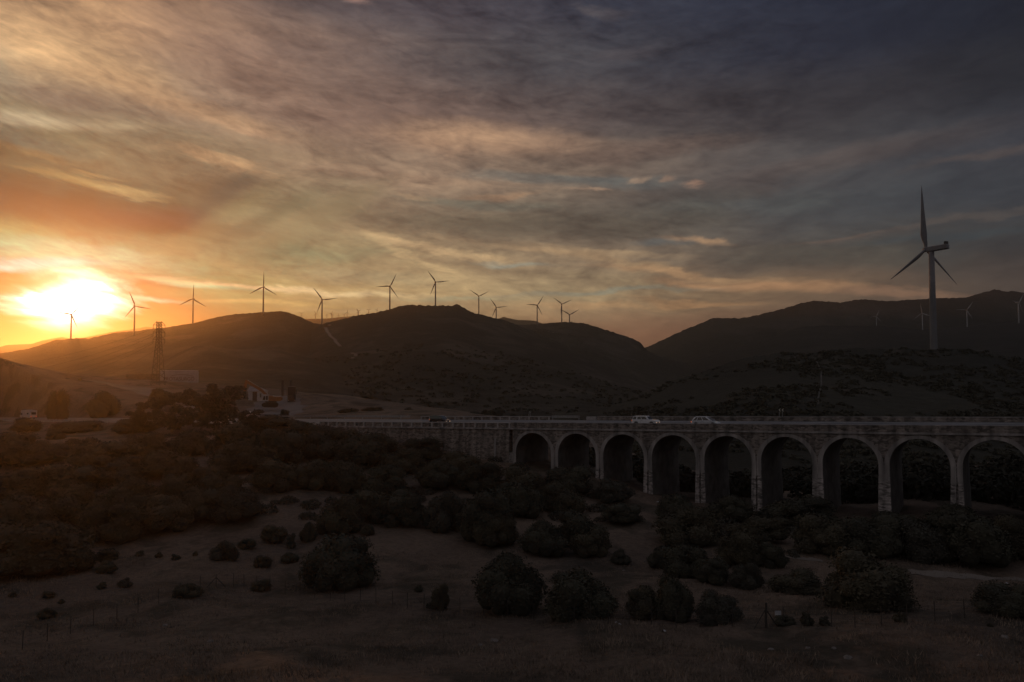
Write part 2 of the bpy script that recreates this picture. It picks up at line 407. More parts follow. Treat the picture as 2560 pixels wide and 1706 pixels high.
def ribbon(pts, w, lift=.3, material=None, name='path'):
    vs, fs = [], []
    for i, p in enumerate(pts):
        a = pts[max(i-1, 0)]; b = pts[min(i+1, len(pts)-1)]
        d = (b-a); nrm = Vector((-d.y, d.x, 0)).normalized()
        for s in (-1, 1): vs.append(tuple(p + nrm*(s*w/2) + Vector((0, 0, lift))))
    for i in range(len(pts)-1): fs.append((2*i, 2*i+1, 2*i+3, 2*i+2))
    m = MB(); m.v = vs; m.f = fs
    return m.build(name, material or M['track'], kind='structure')
def hill_track(key, pix, w, n=26, mt=None):
    out = []
    for t in np.linspace(0, len(pix)-1.001, n):
        i = int(t); f = t-i
        out.append(hill_pt(key, pix[i][0]*(1-f)+pix[i+1][0]*f, pix[i][1]*(1-f)+pix[i+1][1]*f))
    return ribbon(out, w, 1.2 if mt is None else .5, mt)
hill_track('D', [(826,815),(811,822),(822,840),(838,858),(850,872)], 4.5)
hill_track('D', [(860,902),(878,900),(891,893),(886,889),(875,886)], 4)
hill_track('E', [(1331,829),(1380,834),(1430,840),(1480,845)], 4)

def hill_scar(key, rows, lift=.5, nc=7):
    V = []; rg = random.Random(4)
    for i, (py, l, r_) in enumerate(rows):
        for j in range(nc):
            q_ = hill_pt(key, l+(r_-l)*j/(nc-1)+rg.uniform(-9, 9), py+rg.uniform(-5, 5)); V.append((q_.x, q_.y, q_.z+lift))
    n = len(rows); i, j = np.meshgrid(np.arange(n-1), np.arange(nc-1), indexing='ij'); a = (i*nc+j).ravel()
    return np_mesh('bare_earth', V, np.stack([a, a+1, a+nc+1, a+nc], 1), M['scar'], smooth=True, kind='structure')
M['scar'] = mat('bare_earth', (.094, .082, .075), .95, c2=(.046, .045, .038), scale=.45)
hill_track('H', [(2040, 905), (2052, 935), (2050, 965), (2044, 990), (2040, 1015)], .6, 20, M['scar'])
def plateau(px0, px1, py, Y, name='path'):
    pass

# scrub on the near right hill and slopes: what nobody could count
def leafcloud(centres, radii, nper, leaf, seed=0):
    rg = np.random.default_rng(seed)
    C = np.repeat(np.asarray(centres), nper, 0); Rd = np.repeat(np.asarray(radii), nper, 0)
    n = len(C)
    d = rg.normal(size=(n, 3)); d /= np.linalg.norm(d, axis=1)[:, None]; d[:, 2] = np.abs(d[:, 2])*1.0-.15
    rad = rg.uniform(.72, 1.05, n)[:, None]
    c = C + d*Rd*rad
    nr = d + rg.normal(size=(n, 3))*.55; nr /= np.linalg.norm(nr, axis=1)[:, None]
    a = np.cross(nr, rg.normal(size=(n, 3))); a /= np.linalg.norm(a, axis=1)[:, None]
    b = np.cross(nr, a)
    sz = (leaf*np.max(Rd, 1)*rg.uniform(.6, 1.3, n))[:, None]
    V = np.stack([c-a*sz, c-b*sz*.7, c+a*sz, c+b*sz*.7], 1).reshape(-1, 3)
    Q = np.arange(n*4).reshape(-1, 4)
    return V, Q
def scrub_on_hill(key, n, rlo, rhi, seed, nper=34, leaf=.34, lo=.05, hi=1.0, name='scrub', xr=(0, 1)):
    pxs, V, nrow = HILLS[key]; rg = np.random.default_rng(seed); cs, rs = [], []
    while len(cs) < n:
        i = int((lo+(hi-lo)*rg.random()**.8)*(nrow-1)); j = int((xr[0]+(xr[1]-xr[0])*rg.random())*(V.shape[1]-1))
        p = V[i, j]
        if vnoise(p[0]/26, p[1]/26, seed)*1.6 + rg.random()*.45 < .05: continue
        r = rg.uniform(rlo, rhi); cs.append((p[0]+rg.normal(), p[1]+rg.normal(), p[2]+r*.05)); rs.append((r, r, r*.5))
    v, q = leafcloud(cs, rs, nper, leaf, seed)
    return np_mesh(name, v, q, M['leaf'], label='low dark scrub covering the hillside', cat='scrub', kind='stuff')
scrub_on_hill('H', 3400, .7, 2.0, 5, 26, .38)
scrub_on_hill('D', 1500, 1.0, 3.2, 6, 12, .5, .0, .6)

def scrub_on_ground(n, s0, s1, t0, t1, rlo, rhi, seed, label):
    rg = np.random.default_rng(seed); cs, rs = [], []
    for i in range(n):
        q_ = br(rg.uniform(s0, s1), rg.uniform(t0, t1)); r = rg.uniform(rlo, rhi)
        cs.append((q_.x, q_.y, gz(q_.x, q_.y)+r*.1)); rs.append((r, r, r*rg.uniform(.7, 1.1)))
    v, q = leafcloud(cs, rs, 260, .13, seed)
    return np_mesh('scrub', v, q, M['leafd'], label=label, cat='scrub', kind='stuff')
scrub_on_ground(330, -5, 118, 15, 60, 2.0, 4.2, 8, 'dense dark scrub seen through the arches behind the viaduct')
# ------------------------------------------------------------------ bushes
def bush_mesh(seed, n=9500, lobes=11, leaf=.0125, tall=False):
    rg = np.random.default_rng(seed); cs, rs = [], []
    for i in range(lobes):
        a = rg.uniform(0, 2*math.pi); q = math.sqrt(rg.random())*.32
        hgt = rg.uniform(.36, .66)*(1-.45*(q/.32)**2) if i else .62
        r = rg.uniform(.15, .32)
        cs.append((math.cos(a)*q, math.sin(a)*q, min(hgt, 1-r*1.15))); rs.append((r, r, r*rg.uniform(.9, 1.35)))
    for i in range(8):
        a = i*math.pi/4 + rg.uniform(-.3, .3); r = rg.uniform(.17, .25)
        cs.append((math.cos(a)*.31, math.sin(a)*.31, rg.uniform(.12, .28))); rs.append((r, r, r*1.2))
    cs, rs = np.array(cs), np.array(rs)
    nl = len(cs); per = n//nl
    V, Q = leafcloud(cs, rs, per, leaf/.2, seed)
    # shoots: longer sprays around the outline
    V2, Q2 = leafcloud(cs, rs*1.09, per//9, leaf/.17, seed+50)
    Q2 = Q2+len(V); V = np.r_[V, V2]; Q = np.r_[Q, Q2]
    # inner twiggy core
    m = MB()
    for c, r in zip(cs, rs):
        prof = [(max(.02, math.sin(t))*r[0]*.70, -math.cos(t)*r[2]*.70) for t in np.linspace(.05, math.pi-.05, 7)]
        m.lathe(prof, 9, 'z', tuple(c))
    me = bpy.data.meshes.new('bush')
    verts = [tuple(x) for x in V] + m.v; off = len(V)
    faces = [tuple(q) for q in Q] + [tuple(off+i for i in f) for f in m.f]
    vv = np.array(verts); ext = np.abs(vv[:, :2]).max(); vv[:, :2] *= .5/ext; vv[:, 2] /= vv[:, 2].max()
    me.from_pydata([tuple(x) for x in vv], [], faces); me.update()
    return me
BM = []
for i in range(7):
    me = bush_mesh(100+i, lobes=(7, 11, 15, 9, 13, 8, 17)[i]); me.materials.append([M['leaf'], M['leaf2'], M['leaf'], M['leaf3'], M['leaf'], M['leaf2'], M['leaf']][i]); BM.append(me)
SM = []
for i in range(3):
    me = bush_mesh(200+i, 1500, 6, .03); me.materials.append([M['leaf'], M['leaf3'], M['leaf2']][i]); SM.append(me)
_bi = [0]
def bush(cx, base, w, h, label, group=None, Y=None, name='bush', sink=.04, small=None):
    if Y is None: g = hit(cx, base)
    else:
        p = P(cx, base, Y); g = Vector((p.x, Y, gz(p.x, Y)))
    wm = w*g.y/F*(1.18 if w > 60 else 1.05)
    g = g + Vector((g.x, g.y, 0)).normalized()*(wm*.35)
    g.z = gz(g.x, g.y)
    top = P(cx, base-h, g.y).z
    hm = max(top-g.z, wm*min(.58, max(.3, h/w*.95))*(Y is None) + .2*wm*(Y is not None))
    _bi[0] += 1; i = _bi[0]
    pool = SM if (small or wm < 1.6) else BM
    o = bpy.data.objects.new(name, pool[i % len(pool)]); COL.objects.link(o)
    o.location = (g.x, g.y, g.z-hm*sink); o.rotation_euler = (0, 0, i*2.399)
    o.scale = (wm, wm, hm*(1+sink))
    return tag(o, label, 'bush', group)
GV = 'wild bushes on the valley floor'; GS = 'small bushes dotted over the dry slope'; GT = 'thicket of bushes beside the viaduct'
BL = [
 # fore field, right
 (2170,1529,215,157,'biggest round bush on the right, standing alone behind the wire fence',GV),
 (2520,1548,160,74,'low round bush cut by the right edge of the picture behind the fence',GV),
 (1796,1566,122,84,'dome-shaped bush right behind the fence, left of the thick corner post',GV),
 (1685,1558,104,122,'tall narrow bush between two low domes, behind the fence right of centre',GV),
 (1620,1553,112,74,'low dark dome of the fence-side trio, its leftmost',GV),
 (1270,1545,190,170,'tall mounded bush behind the fence, left half of the joined central pair',GV),
 (1455,1550,182,106,'flat-topped bush behind the fence, right half of the joined central pair',GV),
 (1100,1530,50,75,'small lollipop-shaped bush on a thin stem near the fence, left of the central pair',GV),
 (1046,1484,27,18,'tiny bush up-left of the small lollipop-shaped bush',GS),
 (1077,1525,28,20,'tiny bush at the foot of the lollipop-shaped bush',GS),
 (845,1484,190,146,'broad square-shouldered bush behind the fence left of centre',GV),
 (850,1345,122,108,'domed bush directly behind the broad square-shouldered one',GV),
 (770,1360,50,58,'narrow bush tucked left of the domed bush',GV),
 (920,1342,38,30,'little bush tucked right of the domed bush',GV),
 # small ones on the left slope
 (684,1362,62,52,'ragged medium bush highest of the cluster on the bare slope',GS),
 (727,1374,26,42,'narrow upright bush touching the ragged medium bush',GS),
 (560,1406,72,48,'spreading bush with a peaked top on the bare slope',GS),
 (617,1378,50,25,'low oval bush right of the peaked spreading bush',GS),
 (655,1422,50,35,'compact bush midway between the peaked bush and the broad square one',GS),
 (725,1411,55,26,'low wide bush touching the left side of the broad square one',GS),
 (270,1404,56,26,'upper of two low bushes stacked on the left slope',GS),
 (265,1436,58,30,'lower of two low bushes stacked on the left slope',GS),
 (348,1392,26,14,'first tiny tuft in the row right of the stacked pair',GS),
 (397,1398,22,20,'second tiny tuft in the row right of the stacked pair',GS),
 (440,1402,26,14,'third tiny tuft in the row right of the stacked pair',GS),
 (488,1392,17,12,'smallest tuft at the right end of the slope row',GS),
 (115,1551,50,26,'low bush just above the fence near the left edge',GS),
 (470,1500,72,28,'long low bush crossed by the fence where it starts to climb',GS),
 (652,1483,56,26,'spiky bush at the fence just right of its crest',GS),
 (254,1476,28,18,'small bush above the fence, left one of two',GS),
 (312,1474,40,22,'small bush above the fence, right one of two',GS),
 (122,1504,36,15,'low tuft uphill from the fence at the far left',GS),
 (153,1512,18,12,'tiny tuft touching the low tuft at the far left',GS),
 (31,1498,22,13,'tiny tuft nearest the left edge of the picture',GS),
 (1963,1568,58,20,'low bush at the foot of the thick corner post',GS),
 (2018,1567,38,40,'upright twiggy bush at the fence right of the thick post',GS),
 (2062,1566,30,26,'small dark bush at the fence, last of the three by the thick post',GS),
 (2250,1560,40,32,'leaning dark bush at the fence below the biggest round bush',GS),
 (2476,1569,18,11,'tiny tuft in the grass near the right edge',GS),
 # big left masses
 (50,1455,300,125,'huge dark bush mass filling the lower left edge',GV),
 (175,1440,130,72,'dark bush in front of the huge left mass, at its right end',GV),
 (280,1372,150,84,'wide bush uphill from the stacked pair on the left',GV),
 (410,1342,150,80,'wide bush on the left slope, left neighbour of the slope-foot dome',GV),
 (500,1322,120,80,'rounded bush behind the slope-foot dome',GV),
 (592,1316,128,76,'smooth dome at the foot of the left thicket, edge of the bare slope',GV),
 (60,1345,170,90,'broad crown above the huge mass at the left edge',GT),
 (190,1318,150,85,'broad crown on the left slope, second row from the left edge',GT),
 (330,1290,140,80,'crown in the middle of the left thicket',GT),
 (460,1270,120,70,'crown below the grey bare patch in the left thicket',GT),
 (40,1262,160,75,'crown in the third row at the left edge',GT),
 (180,1240,150,66,'crown in the third row under the bare pinkish patch',GT),
 (310,1222,140,60,'crown under the right end of the pinkish patch',GT),
 (20,1180,150,70,'crown left of the bare pinkish patch',GT),
 (360,1150,130,55,'crown right of the bare pinkish patch',GT),
 (470,1145,130,60,'crown below the road left of the viaduct, behind the grey bare patch',GT),
 (590,1190,120,70,'domed crown right of the grey bare patch',GT),
 (690,1236,120,72,'domed crown above the bare slope, left of the thicket centre',GT),
 (590,1130,120,60,'crown under the gravel yard wall',GT),
 (120,1390,150,70,'wide crown between the huge mass and the slope bushes, low left',GV),
 (755,1122,110,52,'crown hugging the foot of the wall under the first parapet post',GT),
 (850,1136,115,50,'crown hugging the foot of the wall under the fifth parapet post',GT),
 (945,1150,110,50,'crown hugging the foot of the wall left of the dark van',GT),
 (1050,1163,110,48,'crown hugging the foot of the wall under the dark van',GT),
 (1150,1185,110,46,'crown hugging the foot of the wall between drainpipe and first arch',GT),
 (250,1180,160,60,'crown left of the grey bare patch, fourth row',GT),
 (120,1165,140,48,'low crown at the lower rim of the bare pinkish patch',GT),
 (420,1205,150,60,'low crown at the lower rim of the grey bare patch',GT),
 (540,1250,130,66,'crown between the slope-foot dome and the grey bare patch',GT),
 (640,1190,110,60,'crown above and left of the thicket centre',GT),
 (140,1100,50,26,'small bush inside the bare pinkish patch',GT),
 (770,1228,110,80,'crown above the narrow upright bush, thicket left of the abutment',GT),
 (700,1160,130,78,'crown below the left end of the post and rail parapet',GT),
 (800,1155,130,72,'crown under the third bay of the post and rail parapet',GT),
 (905,1175,125,72,'crown under the middle of the post and rail parapet',GT),
 (1010,1190,112,58,'crown hugging the foot of the plain abutment wall',GT),
 (860,1235,115,80,'second-row crown below the middle of the parapet posts',GT),
 (965,1252,110,80,'second-row crown below the plain abutment wall',GT),
 (920,1310,120,95,'front-row crown beside the little bush and the domed bush',GT),
 (1010,1325,115,105,'front-row crown edging the bare field, left of the tall leaning one',GT),
 (1110,1335,115,112,'tall crown at the front of the central thicket',GT),
 (1215,1368,145,150,'tallest bright-topped crown of the central thicket',GT),
 (1240,1374,105,72,'low crown at the foot of the tallest bright-topped one',GT),
 (1100,1232,120,66,'crown under the drainpipe on the abutment wall',GT),
 (1200,1240,115,66,'crown covering the foot of the first arch',GT),
 (1305,1252,115,72,'crown covering the foot of the second arch',GT),
 (1420,1250,130,66,'crown covering the foot of the third arch',GT),
 (1530,1262,110,50,'low crown in front of the fourth arch',GT),
 (1300,1300,130,90,'crown between the tallest one and the second arch',GT),
 (1405,1290,125,68,'crown below the third arch, second row',GT),
 (1360,1398,132,88,'wide bush at the field edge, left of the round light one',GT),
 (1450,1372,130,95,'dark bush behind the round light one',GT),
 (1478,1400,95,84,'round lighter bush at the front of the central thicket',GT),
 (1555,1318,104,44,'low lens-shaped bush on the bare bank below the fourth arch',GV),
 (1552,1415,60,40,'isolated dark bush on the bare bank in front of the lens-shaped one',GV),
 # right thicket
 (1690,1312,95,78,'domed bush in front of the pier between the fourth and fifth arches',GT),
 (1725,1376,165,86,'wide bush below the fifth arch, left end of the right thicket',GT),
 (1648,1425,64,50,'low bush at the left foot of the right thicket',GT),
 (1716,1447,116,76,'rounded bush at the front left of the right thicket',GT),
 (1850,1422,116,102,'tall twin-topped bush in the middle of the right thicket',GT),
 (1932,1427,74,74,'egg-shaped bush at the right end of the twin-topped one',GT),
 (1866,1477,86,76,'egg-shaped bush in front of the twin-topped one',GT),
 (1780,1465,90,66,'dark low bush joining the front of the right thicket',GT),
 (1896,1362,155,58,'bright-rimmed flat bush behind the twin-topped one',GT),
 (1830,1312,122,60,'bush in front of the sixth arch',GT),
 (1990,1322,195,62,'long dark bush in front of the seventh arch',GT),
 (2060,1394,145,84,'bright-rimmed bush at the left end of the long right hedge mass',GT),
 (2180,1402,165,96,'second crown of the long right hedge mass, behind the biggest bush',GT),
 (2290,1407,155,100,'third crown of the long right hedge mass',GT),
 (2430,1427,185,112,'fourth crown of the long right hedge mass',GT),
 (2545,1405,140,120,'last crown of the long hedge mass at the right edge',GT),
 (2400,1345,165,58,'crown at the foot of the ninth arch behind the hedge mass',GT),
 (2250,1335,140,40,'low crown at the foot of the eighth arch',GT),
 (1990,1487,124,54,'low thicket left of the biggest round bush',GV),
]
for b in BL: bush(*b)
GR = 'bushes beyond the road'
for b in [
 (711,1056,27,34,'round clipped bush above the hedge beside the gravel yard',GR,222),
 (1022,1046,32,28,'dome bush behind the far rail left of the dark van',GR,236),
 (1187,1046,34,17,'low flat bush behind the far rail right of the dark van',GR,236),
 (1212,1046,22,22,'small bush touching the biggest dome behind the far rail',GR,240),
 (1236,1046,52,24,'biggest dome bush behind the far rail',GR,236),
 (1282,1046,20,13,'little bush behind the steel barrier',GR,238),
 (1320,1046,26,12,'little bush behind the small chevron sign',GR,238),
 (919,1018,44,26,'peaked bush on the crest behind the yard',GR,330),
 (965,1022,28,12,'low bush right of the peaked bush on the crest',GR,325),
 (870,1040,60,14,'left part of the low hedge along the far roadside',GR,225),
 (930,1040,60,15,'right part of the low hedge along the far roadside',GR,225),
 (260,1040,80,66,'dark mound of bush on the left bank above the road',GR,252),
 (143,1040,56,70,'tall bush on the left bank behind the white motorhome',GR,255),
 (65,1086,70,44,'bush hiding the wheels of the white motorhome',GR,216),
 (190,1090,130,40,'long bush in front of the road right of the motorhome',GR,210),
 (335,1092,120,46,'bush in front of the road below the pylon',GR,200),
 (400,1000,60,30,'bush at the foot of the pylon bank',GR,270),
 (690,1110,120,58,'hedge bush in front of the gravel yard wall',GR,182),
 (752,1112,70,36,'bush at the left end of the viaduct parapet',GR,178),
 (168,952,14,4.5,'little flat bush on the left skyline',GR,304),
 (200,950,10,5,'tiny bush on the left skyline nearer the pylon',GR,306),
 ]: bush(*b[:6], Y=b[6])

def undergrowth():
    rg = np.random.default_rng(77); cs, rs = [], []
    for (cx, cy, rx, ry, n) in ((190,1240,330,110,70),(900,1235,330,75,55),(450,1115,300,40,40),(1390,1280,210,50,25),(1840,1370,230,60,25),(2350,1365,260,35,25),(100,1400,180,40,18),(1050,1165,300,22,25)):
        for i in range(n):
            a = rg.uniform(0, 6.283); q = math.sqrt(rg.random())
            g = hit(cx+math.cos(a)*q*rx, cy+math.sin(a)*q*ry); r = rg.uniform(.7, 1.7)*min(1.3, g.y/110)
            cs.append((g.x, g.y, g.z+r*.05)); rs.append((r, r, r*.65))
    v, q = leafcloud(cs, rs, 300, .11, 78)
    return np_mesh('undergrowth', v, q, M['leaf3'], label='low tangled undergrowth filling the gaps between the bushes', cat='undergrowth', kind='stuff')
undergrowth()
# trees of the left clump: trunk, limbs and an open crown
def tree(cx, base, w, h, Y, label, seed, dens=1.0):
    rg = random.Random(seed)
    p = P(cx, base, Y); g = Vector((p.x, Y, gz(p.x, Y))); H = P(cx, base-h, Y).z-g.z; Wm = w*Y/F
    root = empty('tree', g, label=label, cat='tree', group='trees left of the viaduct')
    t = MB(); tips = []
    top = Vector((rg.uniform(-.1, .1)*Wm, 0, H*.5)); t.tube((0, 0, -.4), top, H*.028, H*.016, 8)
    for i in range(9):
        a = i*2.4+rg.random(); q = Vector((math.cos(a)*Wm*rg.uniform(.15, .4), math.sin(a)*Wm*.35, H*rg.uniform(.55, .9)))
        b0 = top*rg.uniform(.45, 1.0); t.tube(b0, q, H*.011, H*.004, 6); tips.append(q)
        for j in range(2):
            e = q+Vector((rg.uniform(-1, 1)*Wm*.12, rg.uniform(-1, 1)*Wm*.12, H*rg.uniform(-.05, .12))); t.tube(q*.8+b0*.2, e, H*.005, H*.002, 5); tips.append(e)
    t.build('trunk', M['bark'], root)
    cs, rs = [], []
    for q in tips:
        r = Wm*rg.uniform(.07, .15); cs.append(tuple(q)); rs.append((r, r, r*.8))
    for i in range(24):
        a = rg.uniform(0, 6.28); r = Wm*rg.uniform(.1, .17); k_ = rg.uniform(.1, .42)
        cs.append((math.cos(a)*Wm*k_, math.sin(a)*Wm*k_, H*rg.uniform(.08, .6))); rs.append((r, r, r))
    v, q = leafcloud(cs, rs, int(230*dens), .12, seed)
    np_mesh('crown', v, q, M['leaf3'], root)
    return root
tree(548, 1092, 120, 140, 192, 'tall ragged tree with pale limbs beside the gravel yard', 1)
tree(500, 1095, 110, 120, 190, 'leafy tree overlapping the left side of the tall ragged tree', 2, 1.3)
tree(430, 1092, 120, 105, 196, 'broad dark tree below the lettered white trailer', 3, 1.4)
tree(610, 1100, 80, 72, 188, 'small tree covering the bonnet of the parked white pickup', 4, 1.2)
tree(360, 1085, 90, 75, 202, 'low tree below the lattice pylon', 5, 1.3)
tree(650, 1102, 70, 50, 184, 'small round tree in front of the gravel yard wall', 6, 1.3)

# dry grass of the near field
def grass(n, seed):
    rg = np.random.default_rng(seed)
    u = rg.uniform(-.7, .7, n); Y = 38+rg.random(n)**1.2*60
    X = u*Y; keep = fbm(X/4, Y/4, 21)+rg.random(n)*.5 > .12
    X, Y = X[keep], Y[keep]; n = len(X); Z = ground(X, Y)
    h = rg.uniform(.08, .30, n)*(1+fbm(X/3, Y/3, 33)); a = rg.uniform(0, 6.28, n); w = rg.uniform(.015, .04, n)
    dx, dy = np.cos(a)*w, np.sin(a)*w; lx, ly = rg.normal(size=n)*h*.45, rg.normal(size=n)*h*.45
    V = np.stack([np.stack([X-dx, Y-dy, Z-.03], 1), np.stack([X+dx, Y+dy, Z-.03], 1), np.stack([X+lx, Y+ly, Z+h], 1)], 1).reshape(-1, 3)
    return V, np.arange(n*3).reshape(-1, 3)
M['grass'] = mat('dry_blades', (.24, .185, .145), .9, c2=(.095, .078, .064), scale=.5, spec=.1)
v, q = grass(150000, 4)
np_mesh('dry_grass', v, q, M['grass'], label='short dry grass over the near field', cat='grass', kind='stuff')
# a few pale patches of bare earth and a dirt track along the field
def ground_track(pix, w, lift=.04, n=40):
    out = []
    for t in np.linspace(0, len(pix)-1.001, n):
        i = int(t); f = t-i
        out.append(hit(pix[i][0]*(1-f)+pix[i+1][0]*f, pix[i][1]*(1-f)+pix[i+1][1]*f))
    vs = MB()
    rows = []
    for i, p in enumerate(out):
        a = out[max(i-1, 0)]; b = out[min(i+1, len(out)-1)]; d = b-a; nn = Vector((-d.y, d.x, 0)).normalized()
        ww = w*(1+.35*vnoise(i*.7, 0, 2))
        rows.append([Vector((p+nn*ww*k).to_2d().to_3d()) for k in (-.5, -.17, .17, .5)])
    for r in rows:
        for c in r: vs.v.append((c.x, c.y, gz(c.x, c.y)+lift))
    for i in range(len(rows)-1):
        for k in range(3): vs.f.append((4*i+k, 4*i+k+1, 4*i+k+5, 4*i+k+4))
    return vs.build('path', M['track'], kind='structure')
ground_track([(2270,1432),(2350,1438),(2450,1446),(2600,1452)], 2.0)
ground_track([(1938,1318),(1975,1328),(1998,1338)], 2.0)
ground_track([(1965,1392),(2000,1398),(2055,1402)], 1.0)

# ------------------------------------------------------------------ the viaduct
via = empty('viaduct', (W0.x, W0.y, 0), BR, label='long stone road viaduct with round arches and tall piers', cat='viaduct')
RA = 3.9; W = RW+.9       # arch radius, whole width
KMAX = 12
def arch_z(k): return zc(k*K)-.90-RA          # springing level
def quadf(m, a, b, c, d, t):
    m.poly([(a[0], t, a[1]), (b[0], t, b[1]), (c[0], t, c[1]), (d[0], t, d[1])])
NA = 28
for t0 in (0.0, W):
    sw = MB()
    for k in range(KMAX+1):
        s0 = k*K; zs_ = arch_z(k); th = [math.pi*i/NA for i in range(NA+1)]
        pts = [(s0-RA*math.cos(t), zs_+RA*math.sin(t)) for t in th]
        for a, b in zip(pts, pts[1:]): quadf(sw, a, b, (b[0], zc(b[0])-.28), (a[0], zc(a[0])-.28), t0)
        e = (k-.5)*K; quadf(sw, (e, zs_), pts[0], (pts[0][0], zc(pts[0][0])-.28), (e, zc(e)-.28), t0)
        e = (k+.5)*K; quadf(sw, pts[-1], (e, zs_), (e, zc(e)-.28), (pts[-1][0], zc(pts[-1][0])-.28), t0)
    sw.build('spandrel_wall', M['stone'], via)
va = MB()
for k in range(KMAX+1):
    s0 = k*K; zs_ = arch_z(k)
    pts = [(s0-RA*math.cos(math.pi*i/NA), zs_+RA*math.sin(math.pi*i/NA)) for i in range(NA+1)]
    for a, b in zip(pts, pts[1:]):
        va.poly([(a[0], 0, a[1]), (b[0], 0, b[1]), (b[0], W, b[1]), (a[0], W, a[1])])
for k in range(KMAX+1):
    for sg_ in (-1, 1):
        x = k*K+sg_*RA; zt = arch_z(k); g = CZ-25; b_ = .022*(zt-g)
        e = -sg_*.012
        va.poly([(x+e-sg_*b_*0, .02, zt), (x+e, W-.02, zt), (x+e-sg_*b_, W-.02, g), (x+e-sg_*b_, .02, g)])  # dark plates over the pier inner faces, standing in for shade
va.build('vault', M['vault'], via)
hp = K/2-RA
for k in range(KMAX+1):
    for side, t0 in ((-1, -.06), (1, W+.06)):
        m = MB(); s0 = k*K; zs_ = arch_z(k); inner, outer = [], []
        for i in range(NA+1):
            t = math.pi*i/NA; th_ = .50+.20*abs(math.cos(t))**2
            c, s_ = -math.cos(t), math.sin(t)
            inner.append((s0+c*RA, zs_+s_*RA)); outer.append((s0+c*(RA+th_), zs_+s_*(RA+th_)))
        leg = 2.3
        inner = [(inner[0][0], inner[0][1]-leg)] + inner + [(inner[-1][0], inner[-1][1]-leg)]
        outer = [(outer[0][0], outer[0][1]-leg)] + outer + [(outer[-1][0], outer[-1][1]-leg)]
        t1 = t0 - side*.0
        for i in range(len(inner)-1):
            a, b, c_, d = inner[i], inner[i+1], outer[i+1], outer[i]
            m.poly([(a[0], t0, a[1]), (b[0], t0, b[1]), (c_[0], t0, c_[1]), (d[0], t0, d[1])])
            tb = 0 if side < 0 else W
            m.poly([(d[0], t0, d[1]), (c_[0], t0, c_[1]), (c_[0], tb, c_[1]), (d[0], tb, d[1])])
            m.poly([(a[0], t0, a[1]), (b[0], t0, b[1]), (b[0], tb, b[1]), (a[0], tb, a[1])])
        m.build('arch_ring', M['conc'], via)
for k in range(-1, KMAX+1):
    s0 = (k+.5)*K; zt = min(arch_z(max(k, 0)), arch_z(min(k+1, KMAX)))-.002
    zt = (arch_z(k) if k >= 0 else arch_z(0)); g = gz(*br(s0, 0).to_2d())-1.5
    g = min(g, zt-2); dz = zt-g; b_ = .022*dz
    m = MB(); slot = (k in (2, 3, 4, 7, 0, 1))
    def pr(sa, sb, ta, tb, zt=zt, g=g, b_=b_, la=1, lb=1):
        m.hexa([(sa-b_*la, ta-b_, g), (sb+b_*lb, ta-b_, g), (sb+b_*lb, tb+b_, g), (sa-b_*la, tb+b_, g), (sa, ta, zt), (sb, ta, zt), (sb, tb, zt), (sa, tb, zt)])
    if slot:
        pr(s0-hp, s0-.14, .001, W-.001, lb=0); pr(s0+.14, s0+hp, .001, W-.001, la=0); m.hexa([(s0-.14, .35, g), (s0+.14, .35, g), (s0+.14, W-.3, g), (s0-.14, W-.3, g), (s0-.14, .35, zt), (s0+.14, .35, zt), (s0+.14, W-.3, zt), (s0-.14, W-.3, zt)])
    else: pr(s0-hp, s0+hp, .001, W-.001)
    m.build('pier', M['pier'], via)
# plain abutment wall left of the first arch
SA0, SA1 = -6.2*K, -.5*K-hp-.01
m = MB(); m.hexa([(SA0, -.3, CZ-26), (SA1, -.3, CZ-26), (SA1, W, CZ-26), (SA0, W, CZ-26), (SA0, .003, zc(SA0)-.28), (SA1, .003, zc(SA1)-.28), (SA1, W, zc(SA1)-.28), (SA0, W, zc(SA0)-.28)])
m.build('abutment_wall', M['stone'], via)
m = MB()
for ds in (-.11, .11): m.tube((-.92*K+ds, -.22, zc(-.92*K)-2.0), (-.92*K+ds, -.3, zc(-.92*K)-8.5), .075, n=8)
m.build('drainpipe', M['post'], via)
SE = KMAX*K+K/2
def strip(m, s0, s1, ta, tb, za, zb_, n=1, bank=False, seg=4.0):
    n = max(1, int((s1-s0)/seg)); 
    for i in range(n):
        a = s0+(s1-s0)*i/n; b = s0+(s1-s0)*(i+1)/n
        m.hexa([(a, ta, zc(a)+za), (b, ta, zc(b)+za), (b, tb, zc(b)+za), (a, tb, zc(a)+za), (a, ta, zc(a)+zb_), (b, ta, zc(b)+zb_), (b, tb, zc(b)+zb_), (a, tb, zc(a)+zb_)])
def strip1(m, s0, s1, ta, tb, za, zb_, dza=0):
    m.hexa([(s0, ta, zc(s0)+za), (s1, ta, zc(s1)+za), (s1, tb, zc(s1)+za+dza), (s0, tb, zc(s0)+za+dza), (s0, ta, zc(s0)+zb_), (s1, ta, zc(s1)+zb_), (s1, tb, zc(s1)+zb_+dza), (s0, tb, zc(s0)+zb_+dza)])
m = MB(); strip1(m, SA0, SE, -.22, .6, -.28, 0.0); m.build('cornice', M['conc'], via)
BK = BANK*RW
m = MB(); strip1(m, SA0, SE, W-.6, W+.22, -.28, BK); m.build('cornice', M['conc'], via)
m = MB(); strip1(m, SA0, SE, .6, W-.6, -.279, -.02, BK*.86); m.build('deck', M['conc'], via)
# near parapet: solid stone over the arches
SP = -.55*K
m = MB(); strip1(m, SP, SE, .02, .45, .002, .95); m.build('parapet', M['stone'], via)
m = MB(); strip1(m, SP, SE, -.03, .50, .952, 1.06); m.build('coping', M['conc'], via)
